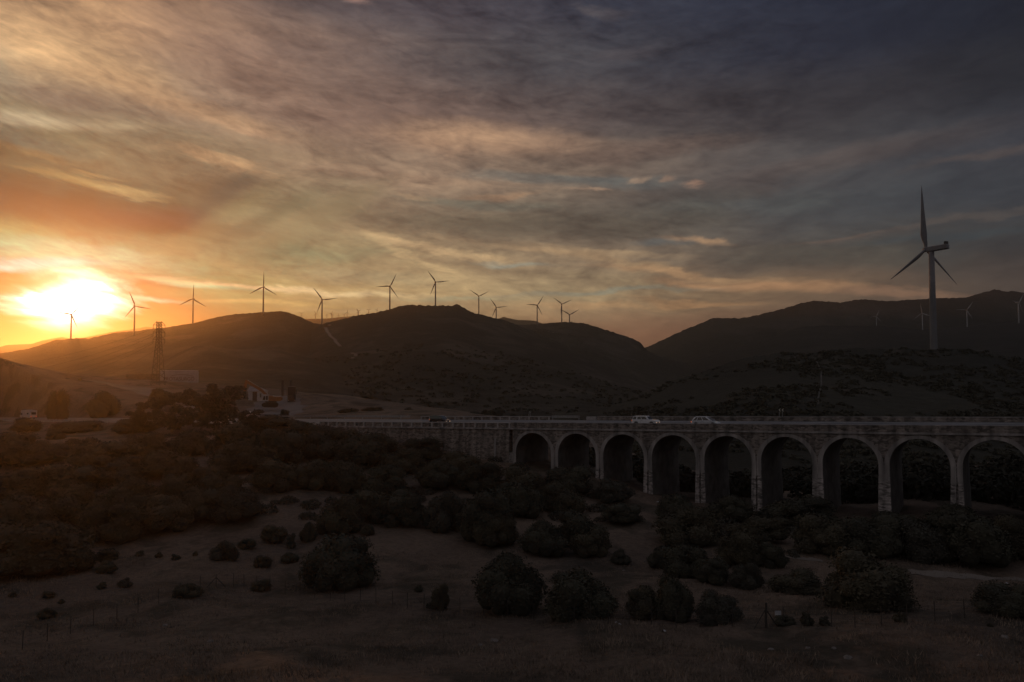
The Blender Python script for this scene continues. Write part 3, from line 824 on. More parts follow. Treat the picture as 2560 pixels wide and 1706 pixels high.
# near parapet: post and panel bays further left
m = MB(); strip1(m, SA0, SP-.02, .16, .36, .002, .86); m.build('parapet_panel', M['stone'], via)
m = MB(); strip1(m, SA0, SP-.02, .05, .45, .862, 1.0); m.build('top_rail', M['post'], via)
nb = 19
for i in range(nb+1):
    s = SP-.25-(SP-.5-SA0)*i/nb
    m = MB(); strip1(m, s-.17, s+.17, -.06, .159, .003, .861); m.build('parapet_post', M['post'], via)
# far parapet
FT = RW+.45
m = MB(); strip1(m, .8*K, SE, FT, FT+.4, BK, BK+.85); m.build('far_parapet', M['stone'], via)
m = MB(); strip1(m, .8*K, SE, FT-.05, FT+.45, BK+.852, BK+.95); m.build('far_coping', M['conc'], via)
m = MB(); strip1(m, -4.0*K, -.35*K, FT+.12, FT+.3, BK, BK+.78); m.build('far_panel', M['stone'], via)
m = MB(); strip1(m, -4.0*K, -.35*K, FT, FT+.4, BK+.782, BK+.92); m.build('far_rail', M['post'], via)
for i in range(15):
    s = -4.0*K+.2+(3.65*K-.4)*i/14
    m = MB(); strip1(m, s-.15, s+.15, FT-.02, FT+.118, BK, BK+.781); m.build('far_post', M['post'], via)
m = MB(); strip1(m, .55*K, .78*K, FT, FT+.35, BK, BK+.9); m.build('far_post', M['post'], via)

# the road
SRL = -34*K
def road_sheet(name, ta, tb, lift, material, s0=SRL, s1=SE, seg=6.0, dash=None, parent=None):
    m = MB(); n = int((s1-s0)/seg)
    rng_ = [(s0+(s1-s0)*i/n, s0+(s1-s0)*(i+1)/n) for i in range(n)] if dash is None else [(a, a+dash[0]) for a in np.arange(s0, s1, dash[1])]
    for a, b in rng_:
        m.poly([tuple(br(a, ta, zr(a, ta)+lift)), tuple(br(b, ta, zr(b, ta)+lift)), tuple(br(b, tb, zr(b, tb)+lift)), tuple(br(a, tb, zr(a, tb)+lift))])
    return m.build(name, material, kind='structure')
road_sheet('road', .52, RW+.4, 0, M['asphalt'])
road_sheet('road_marking', 1.6, 1.75, .006, M['mark'])
road_sheet('road_marking', RW-1.1, RW-.95, .006, M['mark'])
road_sheet('road_marking', RW/2-.07, RW/2+.07, .006, M['mark'], dash=(3.5, 9))

# steel barriers
def barrier(s0, s1, t, label, face=-1):
    mid = (s0+s1)/2; root = empty('guardrail', br(mid, t, zr(mid, t)), BR, label=label, cat='guardrail', group='steel barriers along the road')
    L = s1-s0; sl = SL
    m = MB()
    for i in range(int(L/3)):
        a = -L/2+i*3; b = a+3
        for (z0, z1, dy) in ((.48, .58, 0), (.58, .66, .05), (.66, .76, 0)):
            m.hexa([(a, dy*face, z0+a*sl), (b, dy*face, z0+b*sl), (b, dy*face+.04, z0+b*sl), (a, dy*face+.04, z0+a*sl), (a, dy*face, z1+a*sl), (b, dy*face, z1+b*sl), (b, dy*face+.04, z1+b*sl), (a, dy*face+.04, z1+a*sl)])
    m.build('rail', M['steel'], root)
    m = MB()
    for i in range(int(L/3)):
        a = -L/2+i*3; b = a+3
        m.hexa([(a, .0, .86+a*sl), (b, .0, .86+b*sl), (b, .07, .86+b*sl), (a, .07, .86+a*sl), (a, 0, .93+a*sl), (b, 0, .93+b*sl), (b, .07, .93+b*sl), (a, .07, .93+a*sl)])
    m.build('upper_rail', M['steel'], root)
    for i in range(int(L/6)+1):
        a = -L/2+i*6+.2
        if a > L/2: break
        MB().box((a-.05, .06, -.4), (a+.05, .16, .9+a*sl)).build('post', M['steel'], root)
barrier(-9.2*K, -4.1*K, FT, 'steel roadside barrier running from the gravel yard to the viaduct, far side')
barrier(-.3*K, .5*K, FT, 'short bright steel barrier patched into the far parapet')
barrier(-2.55*K, -2.2*K, .55, 'very short steel barrier behind the near post and rail parapet')
barrier(-30*K, -13*K, .6, 'long steel barrier along the road by the motorhome')

# ------------------------------------------------------------------ vehicles
def wheel(parent, x, y, r, w=.22):
    s = 1 if y > 0 else -1
    o = MB().lathe([(r*.62, -w/2), (r*.95, -w/2), (r, -w/4), (r, w/4), (r*.95, w/2), (r*.62, w/2)], 20, 'y').build('wheel', M['rubber'], parent, True)
    o.location = (x, y, r)
    MB().lathe([(r*.6, -.02), (r*.6, .02), (r*.2, .05), (.02, .05)] if s > 0 else [(.02, -.05), (r*.2, -.05), (r*.6, -.02), (r*.6, .02)], 14, 'y', (0, s*w*.45, 0)).build('rim', M['rim'], o)
def car(name, loc, rz, paint, low, green, hw, wx, wr, splits, label, cat='car', top=.80, rack=False, slope=0, lights=True, tint=None):
    """low: upper outline of the lower body rear to front; green: cabin outline (rear base, rear top, front top, front base)"""
    root = empty(name, loc, rz, label=label, cat=cat, group='vehicles on the road' if slope else None)
    root.rotation_euler = (0, -math.atan(slope), rz)
    zb = .28; arc = []
    for cx_ in sorted(wx):
        r = wr+.07
        for i in range(11):
            t = math.pi*(1-i/10); arc.append((cx_+r*math.cos(t), max(zb, wr+r*math.sin(t))))
    x0, x1 = low[0][0], low[-1][0]
    bot = [(x0, zb)] + arc + [(x1, zb)]
    m = MB(); m.extr(bot + low[::-1], -hw, hw); m.box((x0+.1, -hw+.3, zb-.02), (x1-.1, hw-.3, zb+.4))
    body = m.build('body', paint, root)
    bv = body.modifiers.new('b', 'BEVEL'); bv.width = .05; bv.segments = 2; bv.limit_method = 'ANGLE'; bv.angle_limit = R(40)
    zb_, zt_ = green[0][1], max(p[1] for p in green)
    def yw(z): return hw*.97 - (hw*.97-hw*top)*(z-zb_)/(zt_-zb_)
    m = MB(); n = len(green); i0 = len(m.v)
    for s in (-1, 1): m.v += [(p[0], s*yw(p[1]), p[1]) for p in green]
    m.f += [tuple(range(n)), tuple(range(2*n-1, n-1, -1))] + [((k+1) % n, k, n+k, n+(k+1) % n) for k in range(n)]
    cab = m.build('cabin', paint, root); bv = cab.modifiers.new('b', 'BEVEL'); bv.width = .05; bv.segments = 2
    # outline helpers at a given height
    def xr(z, front):
        pts = green[n//2:] if front else green[:n//2]
        pts = sorted(pts, key=lambda p: p[1])
        return float(np.interp(z, [p[1] for p in pts], [p[0] for p in pts]))
    za, zz = zb_+.06, zt_-.10
    G = M['glass']
    for s in (-1, 1):
        for a, b in splits:
            def X(f, z): l, r_ = xr(z, False)+.1, xr(z, True)-.1; return l+(r_-l)*f
            m = MB(); q = [(X(a, za), za), (X(b, za), za), (X(b, zz), zz), (X(a, zz), zz)]
            m.poly([(p[0], s*(yw(p[1])+.012), p[1]) for p in q]); 
            m.poly([(p[0], s*(yw(p[1])+.004), p[1]) for p in q][::-1]); m.build('side_window', G, root)
    fb, ft = green[-1], green[-2]
    def pane(p, q, off, nm):
        d = Vector((q[0]-p[0], 0, q[1]-p[1])); nn = Vector((d.z, 0, -d.x)).normalized()
        if nn.x*off < 0: nn = -nn
        a = Vector((p[0], 0, p[1]))+d*.08+nn*.014; b = Vector((p[0], 0, p[1]))+d*.9+nn*.014
        m = MB(); ya, yb = yw(a.z)-.08, yw(b.z)-.07
        m.poly([(a.x, -ya, a.z), (a.x, ya, a.z), (b.x, yb, b.z), (b.x, -yb, b.z)]); m.build(nm, G, root)
    pane(fb, ft, 1, 'windscreen'); pane(green[0], green[1], -1, 'rear_window')
    for x in wx:
        for s in (-1, 1): wheel(root, x, s*(hw-.12), wr)
    hz = low[-1][1]
    for s in (-1, 1):
        MB().box((x1-.32, s*(hw-.34)-.14*0-.15, hz-.20), (x1+.012, s*(hw-.34)+.34*.5, hz-.04)).build('headlight', M['head'], root)
        MB().box((x0-.015, min(s*(hw+.012), s*(hw-.2)), low[0][1]-.24), (x0+.09, max(s*(hw+.012), s*(hw-.2)), low[0][1]-.06)).build('tail_light', M['tail'], root)
        MB().box((green[-1][0]-.42, min(s*hw, s*(hw+.16)), zb_+.02), (green[-1][0]-.30, max(s*hw, s*(hw+.16)), zb_+.18)).build('mirror', paint, root)
        for zdoor in (.36,):
            MB().box((-.55, min(s*hw, s*(hw+.006)), .55), (-.53, max(s*hw, s*(hw+.006)), zb_-.02)).build('door_seam', M['plastic'], root)
            MB().box((-.45, min(s*hw, s*(hw+.02)), zb_-.16), (-.25, max(s*hw, s*(hw+.02)), zb_-.12)).build('door_handle', M['plastic'], root)
    MB().box((x1-.06, -hw+.25, .36), (x1+.02, hw-.25, .52)).build('bumper_grille', M['plastic'], root)
    MB().box((x1-.05, -hw+.55, hz-.22), (x1+.015, hw-.55, hz-.10)).build('grille', M['plastic'], root)
    if rack:
        m = MB()
        for s in (-1, 1): m.tube((green[1][0]+.15, s*(hw*top-.08), zt_+.06), (green[-2][0]-.1, s*(hw*top-.08), zt_+.06), .025, n=6)
        m.build('roof_rail', M['plastic'], root)
    return root
def on_road(px, t):
    """road point in lane t that shows in photograph column px"""
    xr_ = (px-CX)/F/cp
    a = W0.x + N2.x*t; b = W0.y + N2.y*t
    s = (xr_*b - a)/(D2.x - xr_*D2.y)
    return s, br(s, t, zr(s, t)+.008)
s, p = on_road(1101, 3.6)
car('van', p, BR, M['black'], [(-2.15, 1.12), (-1.2, 1.12), (.95, 1.10), (1.35, 1.02), (2.0, .86), (2.15, .68)], [(-2.1, 1.12), (-2.02, 1.78), (-1.4, 1.86), (.35, 1.84), (.62, 1.76), (1.40, 1.06)],
    .88, (-1.35, 1.4), .32, [(.04, .30), (.34, .64), (.68, .97)], 'dark compact passenger van driving right beside the post and rail parapet', 'van', .86, slope=SL)
s, p = on_road(1613, 3.4)
car('suv', p, BR, M['white'], [(-2.3, 1.14), (-1.2, 1.14), (.8, 1.12), (1.9, 1.08), (2.22, 1.0), (2.3, .75)], [(-2.22, 1.14), (-1.98, 1.74), (-1.7, 1.80), (.28, 1.78), (.45, 1.72), (1.05, 1.13)],
    .95, (-1.45, 1.45), .38, [(.0, .24), (.30, .56), (.59, .95)], 'white off-road car driving right over the fourth arch', 'car', .82, slope=SL)
s, p = on_road(1763, 3.3)
car('minivan', p, BR, M['silver'], [(-2.3, .98), (-1.5, 1.0), (.9, .98), (1.6, .86), (2.15, .70), (2.32, .52)], [(-2.2, 1.0), (-1.85, 1.55), (-1.3, 1.72), (.05, 1.72), (.35, 1.62), (1.45, .93)],
    .91, (-1.45, 1.45), .34, [(.03, .22), (.25, .55), (.58, .93)], 'silver people carrier with roof rails driving right over the fifth arch', 'car', .76, rack=True, slope=SL)

# motorhome, heading left in the far lane
s, p = on_road(76, 7.6)
mh = empty('motorhome', p, BR+math.pi, label='white motorhome driving away to the left behind a bush', cat='motorhome', group='vehicles on the road')
prof = [(-3.6, .45), (2.6, .45), (3.35, .5), (3.4, 1.15), (2.75, 1.35), (2.5, 1.95), (3.0, 2.35), (2.9, 2.75), (2.2, 2.95), (-3.5, 2.95), (-3.6, 2.85)]
o = MB().extr(prof, -1.12, 1.12).build('body', M['wall'], mh); bv = o.modifiers.new('b', 'BEVEL'); bv.width = .07; bv.segments = 2
MB().poly([(2.77, -.95, 1.38), (2.77, .95, 1.38), (2.53, .92, 1.93), (2.53, -.92, 1.93)]).build('windscreen', M['glass'], mh)
for s_ in (-1, 1):
    MB().box((1.75, min(s_*1.12, s_*1.13), 1.35), (2.4, max(s_*1.12, s_*1.13), 1.95)).build('cab_window', M['glass'], mh)
    MB().box((-2.4, min(s_*1.12, s_*1.13), 1.65), (-1.3, max(s_*1.12, s_*1.13), 2.15)).build('side_window', M['glass'], mh)
    MB().box((-3.63, s_*.8-.14, .75), (-3.59, s_*.8+.14, 1.1)).build('tail_light', M['tail'], mh)
    wheel(mh, 2.2, s_*.98, .36); wheel(mh, -1.9, s_*.98, .36)
MB().box((-3.62, -.75, 1.55), (-3.59, .75, 2.35)).build('rear_window', M['glass'], mh)
MB().box((-3.7, -1.1, .4), (-3.55, 1.1, .6)).build('bumper', M['plastic'], mh)
MB().box((-1.6, -.5, 2.951), (-.4, .5, 3.12)).build('roof_box', M['wall'], mh)

# ------------------------------------------------------------------ yard
def at(px, py, Y, dz=0):
    p = P(px, py, Y); return Vector((p.x, Y, gz(p.x, Y)+dz))
def facing(p, extra=0):   # local +x points along the picture's right as seen from the view point
    return -math.atan2(p.x, p.y)+extra
def patch(name, rows, material, lift=.10, nc=26, nr=34):
    # rows: (Y, left px, right px)
    Ys = np.linspace(rows[0][0], rows[-1][0], nr); Lx = np.interp(Ys, [r[0] for r in rows], [r[1] for r in rows]); Rx = np.interp(Ys, [r[0] for r in rows], [r[2] for r in rows])
    V = []
    for y, l, r_ in zip(Ys, Lx, Rx):
        j = 22*vnoise(y*.35, 0, 3); j2 = 26*vnoise(y*.4, 4, 5); x = (np.linspace(l+j, r_+j2, nc)-CX)/F/cp*y
        V += list(zip(x, np.full(nc, y), ground(x, np.full(nc, y))+lift))
    i, j = np.meshgrid(np.arange(nr-1), np.arange(nc-1), indexing='ij'); a = (i*nc+j).ravel()
    return np_mesh(name, V, np.stack([a, a+1, a+nc+1, a+nc], 1), material, smooth=True, kind='structure')
M['gravel'] = mat('yard_gravel', (.135, .122, .118), .95, c2=(.095, .084, .080), scale=.15, bump=.4, bscale=3)
patch('gravel_yard', [(232, 615, 715), (262, 560, 735), (285, 620, 765), (300, 650, 760), (312, 700, 735)], M['gravel'])
patch('bare_slope', [(258, 470, 500), (270, 430, 515), (290, 330, 470), (312, 215, 400)], M['gravel'])
# parked pickup
p = at(625, 1044, 262); 
pk = car('pickup', p, facing(p)+math.pi-.6, M['white'], [(-2.4, 1.0), (-.9, 1.0), (1.0, 1.05), (1.2, 1.04), (2.2, .95), (2.35, .7)], [(-.75, 1.02), (-.65, 1.62), (-.4, 1.68), (.55, 1.66), (.7, 1.6), (1.3, 1.04)],
    .88, (-1.45, 1.5), .36, [(.02, .46), (.52, .94)], 'white pickup parked in the gravel yard behind the trees', 'pickup', .82)
# people
def person(px, Y, label, arm=0.3, seed=0):
    p = at(px, 1040, Y)
    me = bpy.data.meshes.new('person')
    a = arm
    V = [(0,0,.95),(0,0,1.2),(0,0,1.42),(0,0,1.53),(0,.01,1.62),(0,.01,1.72),(-.19,0,1.42),(-.26,0,1.14),(-.28,-.06*a*4,.88),(-.28,-.1*a*4,.79),(.19,0,1.42),(.26,0,1.14),(.27,-.05,.88),(.27,-.08,.79),(-.1,0,.9),(-.12,-.02,.5),(-.13,.02,.08),(-.13,-.14,.03),(.1,0,.9),(.13,.0,.5),(.14,.03,.08),(.14,-.13,.03)]
    E = [(0,1),(1,2),(2,3),(3,4),(4,5),(2,6),(6,7),(7,8),(8,9),(2,10),(10,11),(11,12),(12,13),(0,14),(14,15),(15,16),(16,17),(0,18),(18,19),(19,20),(20,21)]
    rad = [.15,.15,.14,.065,.10,.085,.07,.05,.04,.045,.07,.05,.04,.045,.1,.075,.05,.045,.1,.075,.05,.045]
    me.from_pydata(V, E, []); me.materials.append(M['cloth'])
    o = bpy.data.objects.new('person', me); COL.objects.link(o)
    md = o.modifiers.new('skin', 'SKIN'); sv = me.skin_vertices[0].data
    for i, r in enumerate(rad): sv[i].radius = (r, r*.8)
    sv[0].use_root = True
    o.modifiers.new('sub', 'SUBSURF').render_levels = 1
    o.location = p; o.rotation_euler = (0, 0, facing(p)+seed)
    return tag(o, label, 'person')
person(636, 275, 'person in dark clothes standing right beside the parked white pickup', .2, .4)
person(649, 275, 'person in dark clothes standing alone in the open gravel yard', .5, -.3)

def look(p, extra=0): return facing(p, extra)
# low retaining rail in front of the yard
a, b = at(640, 1044, 232), at(722, 1044, 232)
rl = empty('yard_fence', a, math.atan2(b.y-a.y, b.x-a.x), label='low dark rail fence along the front of the gravel yard', cat='fence')
L = (b-a).length
MB().box((0, -.05, .75), (L, .05, .95)).build('rail', M['fdark'], rl)
MB().box((0, .06, -1.0), (L, .3, .3)).build('kerb_wall', M['post'], rl)
for i in range(8): MB().box((L*i/7-.05, -.06, -.3), (L*i/7+.05, .059, 1.05)).build('post', M['fdark'], rl)

# white hut with a dark doorway
p = at(640, 1003, 300); hut = empty('building', p, look(p, -.25), label='white flat-fronted shed with a tall brown door behind the excavator', cat='building')
zt = P(640, 979, 300).z-p.z
hw_ = 2.9
m = MB(); dw0, dw1, dh = -1.35, .35, zt*.95
m.box((-hw_, 0, -1), (dw0, .25, zt)); m.box((dw1, 0, -1), (hw_, .25, zt)); m.box((dw0, 0, dh), (dw1, .25, zt))
m.box((-hw_, .251, -1), (-hw_+.25, 6, zt)); m.box((hw_-.25, .251, -1), (hw_, 6, zt)); m.box((-hw_+.25, 5.75, -1), (hw_-.25, 6, zt))
m.build('wall', M['wall'], hut)
MB().box((dw0, .12, -.5), (dw1, .2, dh-.002)).build('door', M['door'], hut)
MB().box((1.4, -.03, zt*.35), (1.9, -.002, zt*.8)).build('window', M['glass'], hut)
zg = P(600, 966, 303).z-p.z
m = MB(); m.hexa([(-hw_-.4, -.4, zt+.002), (hw_+.4, -.4, zt+.002), (hw_+.4, 6.4, zt+.002), (-hw_-.4, 6.4, zt+.002), (-hw_-.2, 2.6, zg), (hw_-1.8, 2.6, zg-.5), (hw_-1.8, 3.2, zg-.5), (-hw_-.2, 3.2, zg)])
m.build('roof', M['roof'], hut)

# excavator
p = at(690, 1017, 286); k = 286/F; ex = empty('excavator', p, look(p), label='orange tracked excavator with its boom raised over the white shed', cat='excavator')
def q(px, py, dy=0):       # local point from a position in the excavator's own plane
    w = P(px, py, 286); return ((px-690)*k, dy, w.z-p.z)
def plate(pts, y0, y1): return MB().extr([(q(*a)[0], q(*a)[2]) for a in pts], y0, y1)
for y0, y1 in ((-1.5, -.9), (.9, 1.5)):
    o = plate([(656,1010),(662,1007),(690,1006),(696,1010),(694,1017),(688,1019),(662,1018),(656,1015)], y0, y1).build('track', M['rubber'], ex)
plate([(664,1007),(690,1007),(692,1003),(664,1003)], -1.0, 1.0).build('turntable', M['plastic'], ex)
o = plate([(672,1003),(700,1003),(706,999),(706,995),(702,992),(685,992),(681,990),(672,990)], -1.35, 1.35).build('upper_body', M['orange'], ex)
bv = o.modifiers.new('b', 'BEVEL'); bv.width = .08
plate([(680,991.9),(700,991.9),(703,989.5),(698,991),(690,991),(683,989)], -.9, .9).build('engine_hood', M['wall'], ex)
o = plate([(657,1003),(671.8,1003),(671.8,988),(660,988),(657,996)], -1.3, -.1).build('cab', M['wall'], ex)
plate([(658.5,1000),(664,1000),(664,990),(660.6,990),(658.5,996)], -1.33, -1.303).build('cab_window', M['glass'], ex)
plate([(665.6,1000),(670.3,1000),(670.3,990),(665.6,990)], -1.33, -1.303).build('cab_window', M['glass'], ex)
plate([(656.4,987.9),(673,987.9),(673,986.4),(656.4,986.4)], -1.35, -.05).build('cab_roof', M['wall'], ex)
o = plate([(662,988),(671,992),(668,985),(655,972),(622,952),(619,951),(617,955),(620,958),(652,978)], .05, .55).build('boom', M['orange'], ex)
plate([(616,953),(619,949.5),(622,954),(618,978),(612.5,978),(613,965)], .1, .5).build('stick', M['orange'], ex)
plate([(612,978),(619,978),(620,984),(613,988),(608,984)], -.2, .8).build('bucket', M['plastic'], ex)
m = MB(); a_, b_ = q(648, 967), q(622, 950.5); m.tube((a_[0], .3, a_[2]), (b_[0], .3, b_[2]), .09); m.build('hydraulic_ram', M['steel'], ex)

# low loader truck facing us with its two ramps up behind the cab
p = at(729, 994, 300); tr = empty('truck', p, look(p), label='dark low-loader lorry facing us with two ramps raised behind its cab', cat='truck')
kk = 300/F; zt = P(729, 967, 300).z-p.z; hw_ = 1.45
o = MB().extr([(-hw_, .9), (hw_, .9), (hw_, zt-.3), (hw_-.15, zt), (-hw_+.15, zt), (-hw_, zt-.3)], -0.0, 2.1).build('cab', M['black'], tr)
bv = o.modifiers.new('b', 'BEVEL'); bv.width = .1; bv.segments = 2
MB().box((-hw_+.15, -.02, zt*.52), (hw_-.15, -.002, zt*.88)).build('windscreen', M['glass'], tr)
MB().box((-hw_+.05, -.2, .45), (hw_-.05, .0, .95)).build('bumper', M['plastic'], tr)
MB().box((-hw_+.25, -.015, 1.0), (hw_-.25, -.002, zt*.46)).build('grille', M['plastic'], tr)
MB().box((-hw_+.15, .02, zt+.001), (hw_-.15, .3, zt+.12)).build('sun_visor', M['wall'], tr)
for s_ in (-1, 1):
    MB().box((s_*(hw_+.28)-.1, -.05, zt*.5), (s_*(hw_+.28)+.1, .08, zt*.8)).build('mirror', M['plastic'], tr)
    MB().box((s_*(hw_-.35)-.18, -.215, .6), (s_*(hw_-.35)+.18, -.201, .82)).build('headlight', M['rim'], tr)
    for yy in (1.0, 6.5, 7.8):
        o = MB().lathe([(.3, -.17), (.5, -.17), (.5, .17), (.3, .17)], 16, 'x').build('wheel', M['rubber'], tr, True); o.location = (s_*(hw_-.3), yy, .5)
MB().box((-.5, .5, .5), (.5, 9.0, .89)).build('chassis', M['plastic'], tr)
MB().box((-hw_, 3.0, .892), (hw_, 11.5, 1.15)).build('loading_bed', M['steel'], tr)
m = MB()
for i in range(5): m.box((-hw_-.02, 3.3+i*1.6, 1.152), (-hw_+.25, 3.9+i*1.6, 1.5))
m.build('stake', M['steel'], tr)
for px in (707, 727):
    xx = (px-729)*kk*1.04; zr_ = P(px, 951, 312).z-p.z
    o = MB().box((xx-.42, 11.0, 1.1), (xx+.42, 11.25, zr_)).build('ramp', M['lattice'], tr)

# trailer with lettering, and the dark containers beside it
p = at(452, 957, 345); kk = 345/F
zt0 = P(404, 927, 345).z-p.z; zt1 = P(494, 925, 345).z-p.z; x0, x1 = (404-452)*kk, (493-452)*kk
tl = empty('trailer', p, look(p), label='long white box trailer with brown lettering on its side, right of the pylon', cat='trailer')
o = MB().box((x0, 0, -.3), (x1, 2.6, zt0)).build('body', M['trailer'], tl); bv = o.modifiers.new('b', 'BEVEL'); bv.width = .12; bv.segments = 2
MB().box((x0+.1, .1, zt0+.001), (x1-.1, 2.5, zt0+.1)).build('roof_rim', M['white'], tl)
MB().box((x1-.35, -.05, 0), (x1+.05, -.002, zt0-.3)).build('rear_frame', M['steel'], tl)
cu = bpy.data.curves.new('lettering', 'FONT'); cu.body = 'PROTASURGO'; cu.size = 2.15; cu.extrude = .01; cu.space_character = .93; cu.materials.append(M['letter'])
_t = bpy.data.objects.new('tmp', cu); COL.objects.link(_t); bpy.context.view_layer.update()
_me = bpy.data.meshes.new_from_object(_t.evaluated_get(bpy.context.evaluated_depsgraph_get())); bpy.data.objects.remove(_t)
lt = bpy.data.objects.new('lettering', _me); COL.objects.link(lt); lt.parent = tl; lt.rotation_euler = (R(90), 0, 0); lt.location = ((412-452)*kk, -.03, .75); lt.scale = (.93, 1.0, 1)
m = MB(); pts = [((430+(482-430)*i/20-452)*kk, math.sin(math.pi*(.18+.72*i/20))*1.15) for i in range(21)]
for (a, za), (b, zb_) in zip(pts, pts[1:]): m.poly([(a, -.02, 2.15+za), (b, -.02, 2.15+zb_), (b, -.02, 2.30+zb_), (a, -.02, 2.30+za)])
m.build('swoosh', M['letter'], tl)
GC = 'dark containers left of the pylon'
for (a, b, ty, lab) in ((316, 343, 936, 'dark shipping container at the left end of the row, standing apart at the skyline'), (343.4, 366, 936, 'dark shipping container in the middle of the row left of the pylon'), (366.4, 402, 935, 'long dark shipping container directly behind the pylon legs')):
    p = at((a+b)/2, 957, 345); z1 = P(a, ty, 345).z-p.z; hwid = (b-a)/2*kk
    cn = empty('shipping_container', p, look(p), label=lab, cat='container', group=GC)
    m = MB(); n = int(hwid*2/.28)
    for i in range(n):
        xa = -hwid+.08+(2*hwid-.16)*i/n; xb = xa+(2*hwid-.16)/n
        m.box((xa, 0 if i % 2 else .05, -.25), (xb-.002, 2.4, z1-.15))
    m.build('side_panel', M['cont'], cn)
    MB().box((-hwid, -.03, z1-.149), (hwid, 2.43, z1)).build('roof', M['cont'], cn)
    for s_ in (-1, 1): MB().box((s_*hwid-.07, -.03, -.3), (s_*hwid+.07, .1, z1-.15)).build('corner_post', M['cont'], cn)

# pylon
p = at(395, 958, 318); kk = 318/F
pyl = empty('pylon', p, look(p), label='tall steel lattice electricity pylon left of the gravel yard', cat='pylon')
Hp = P(395, 805, 318).z-p.z
lv = [0, .10, .20, .29, .38, .46, .53, .60, .66, .715, .77, .82, .87, .91, .95, 1.0]
def pw(f): return (2.75*(1-f/.72)+1.0*(f/.72)) if f < .72 else 1.0
cs = [(math.cos(R(12+90*i)), math.sin(R(12+90*i))) for i in range(4)]
for (a, b) in cs:
    m = MB()
    for f0, f1 in ((0, .72), (.72, 1)): m.tube((a*pw(f0), b*pw(f0), Hp*f0), (a*pw(f1), b*pw(f1), Hp*f1), .11, n=6)
    m.build('leg', M['lattice'], pyl)
m = MB()
for i in range(4):
    (a, b), (c, d) = cs[i], cs[(i+1) % 4]
    for f0, f1 in zip(lv, lv[1:]):
        w0, w1 = pw(f0), pw(f1)
        m.tube((a*w0, b*w0, Hp*f0), (c*w1, d*w1, Hp*f1), .06, n=4); m.tube((c*w0, d*w0, Hp*f0), (a*w1, b*w1, Hp*f1), .06, n=4)
m.build('cross_bracing', M['lattice'], pyl)
ARM = []
for py in (813, 831, 849):
    za = P(395, py, 318).z-p.z; m = MB(); aw = 2.15
    for s_ in (-1, 1):
        for b in (-.4, .4):
            m.tube((s_*.1, b, za), (s_*aw, 0, za), .11, n=4); m.tube((s_*.85, b, za+1.45), (s_*aw, 0, za), .085, n=4)
        m.tube((s_*.85, 0, za+1.45), (0, 0, za+.1), .07, n=4)
        m.tube((s_*aw, 0, za), (s_*aw, 0, za-1.0), .10, n=5)
        ARM.append((s_*aw, za-1.0))
    m.build('crossarm', M['lattice'], pyl)
MB().tube((-.85, 0, Hp-.05), (.85, 0, Hp-.05), .09, n=4).build('top_bar', M['lattice'], pyl)
for s_ in (-1, 1):
    for py in (813, 831, 849):
        za = P(395, py, 318).z-p.z
        MB().lathe([(.05, 0), (.13, .1), (.05, .2), (.13, .3), (.05, .4), (.13, .5), (.05, .6)], 8, 'z', (s_*2.15, 0, za-1.6)).build('insulator', M['lattice'], pyl)
Rp = Matrix.Rotation(look(p), 3, 'Z')
def wire(a, b, sag, r, label, n=24, group='power lines'):
    m = MB(); pts = []
    for i in range(n+1):
        t = i/n; q_ = Vector(a).lerp(Vector(b), t); q_.z -= sag*4*t*(1-t); pts.append(q_)
    for u, v_ in zip(pts, pts[1:]): m.tube(u, v_, r, n=4, cap=False)
    return m.build('power_line', M['wire'], label=label, cat='power line', group=group)
ends = [(52, 912, 300), (85, 926, 320), (120, 932, 330), (155, 936, 330), (200, 934, 330), (250, 945, 335)]
nm = ['top left', 'top right', 'middle left', 'middle right', 'bottom left', 'bottom right']
for i, (xa, za) in enumerate(ARM):
    a = p + Rp @ Vector((xa, 0, za-.6)); e = ends[i]; b = P(*e)
    wire(a, b, 1.2, .04, 'thin cable from the %s arm of the pylon down to the left hill' % nm[i])
b = P(49.7, 915.7, 300)
mk = MB().lathe([(.02, -.42), (.3, -.3), (.45, 0), (.3, .3), (.02, .42)], 10, 'z').build('marker_ball', M['plastic'], smooth=True, label='round dark warning ball at the low end of the top cable', cat='marker ball'); mk.location = b
for i, (y0, y1) in enumerate(((1034, 983), (1034, 987), (1035, 1022), (1035, 1026))):
    a = P((2245, 2255, 2480, 2490)[i], y0, 225); b = P(2700, y1-(22, 21, 20, 20)[i]*1.0 if i < 2 else y1-26, 130)
    wire(a, b, .6, .022, 'thin cable crossing the dark slope at the right edge, %s' % ('highest of four', 'second highest of four', 'third highest of four', 'lowest of four')[i], group='cables over the right slope')
for i, (px, py, hgt) in enumerate(((78, 924, 5), (82, 925, 5), (118, 935, 4), (143, 940, 4), (267, 951, 4))):
    g = at(px, py, 298); o = MB().tube((0, 0, -.3), (0, 0, hgt*.15), .07, .05, 6).tube((0, 0, hgt*.13), (.02, 0, hgt*.15), .1, .1, 6).build('fence_stake', M['fpost'], label='thin stake on the left skyline, %s from the left' % ('first', 'second', 'third', 'fourth', 'fifth')[i], cat='stake', group='stakes on the left skyline'); o.location = g

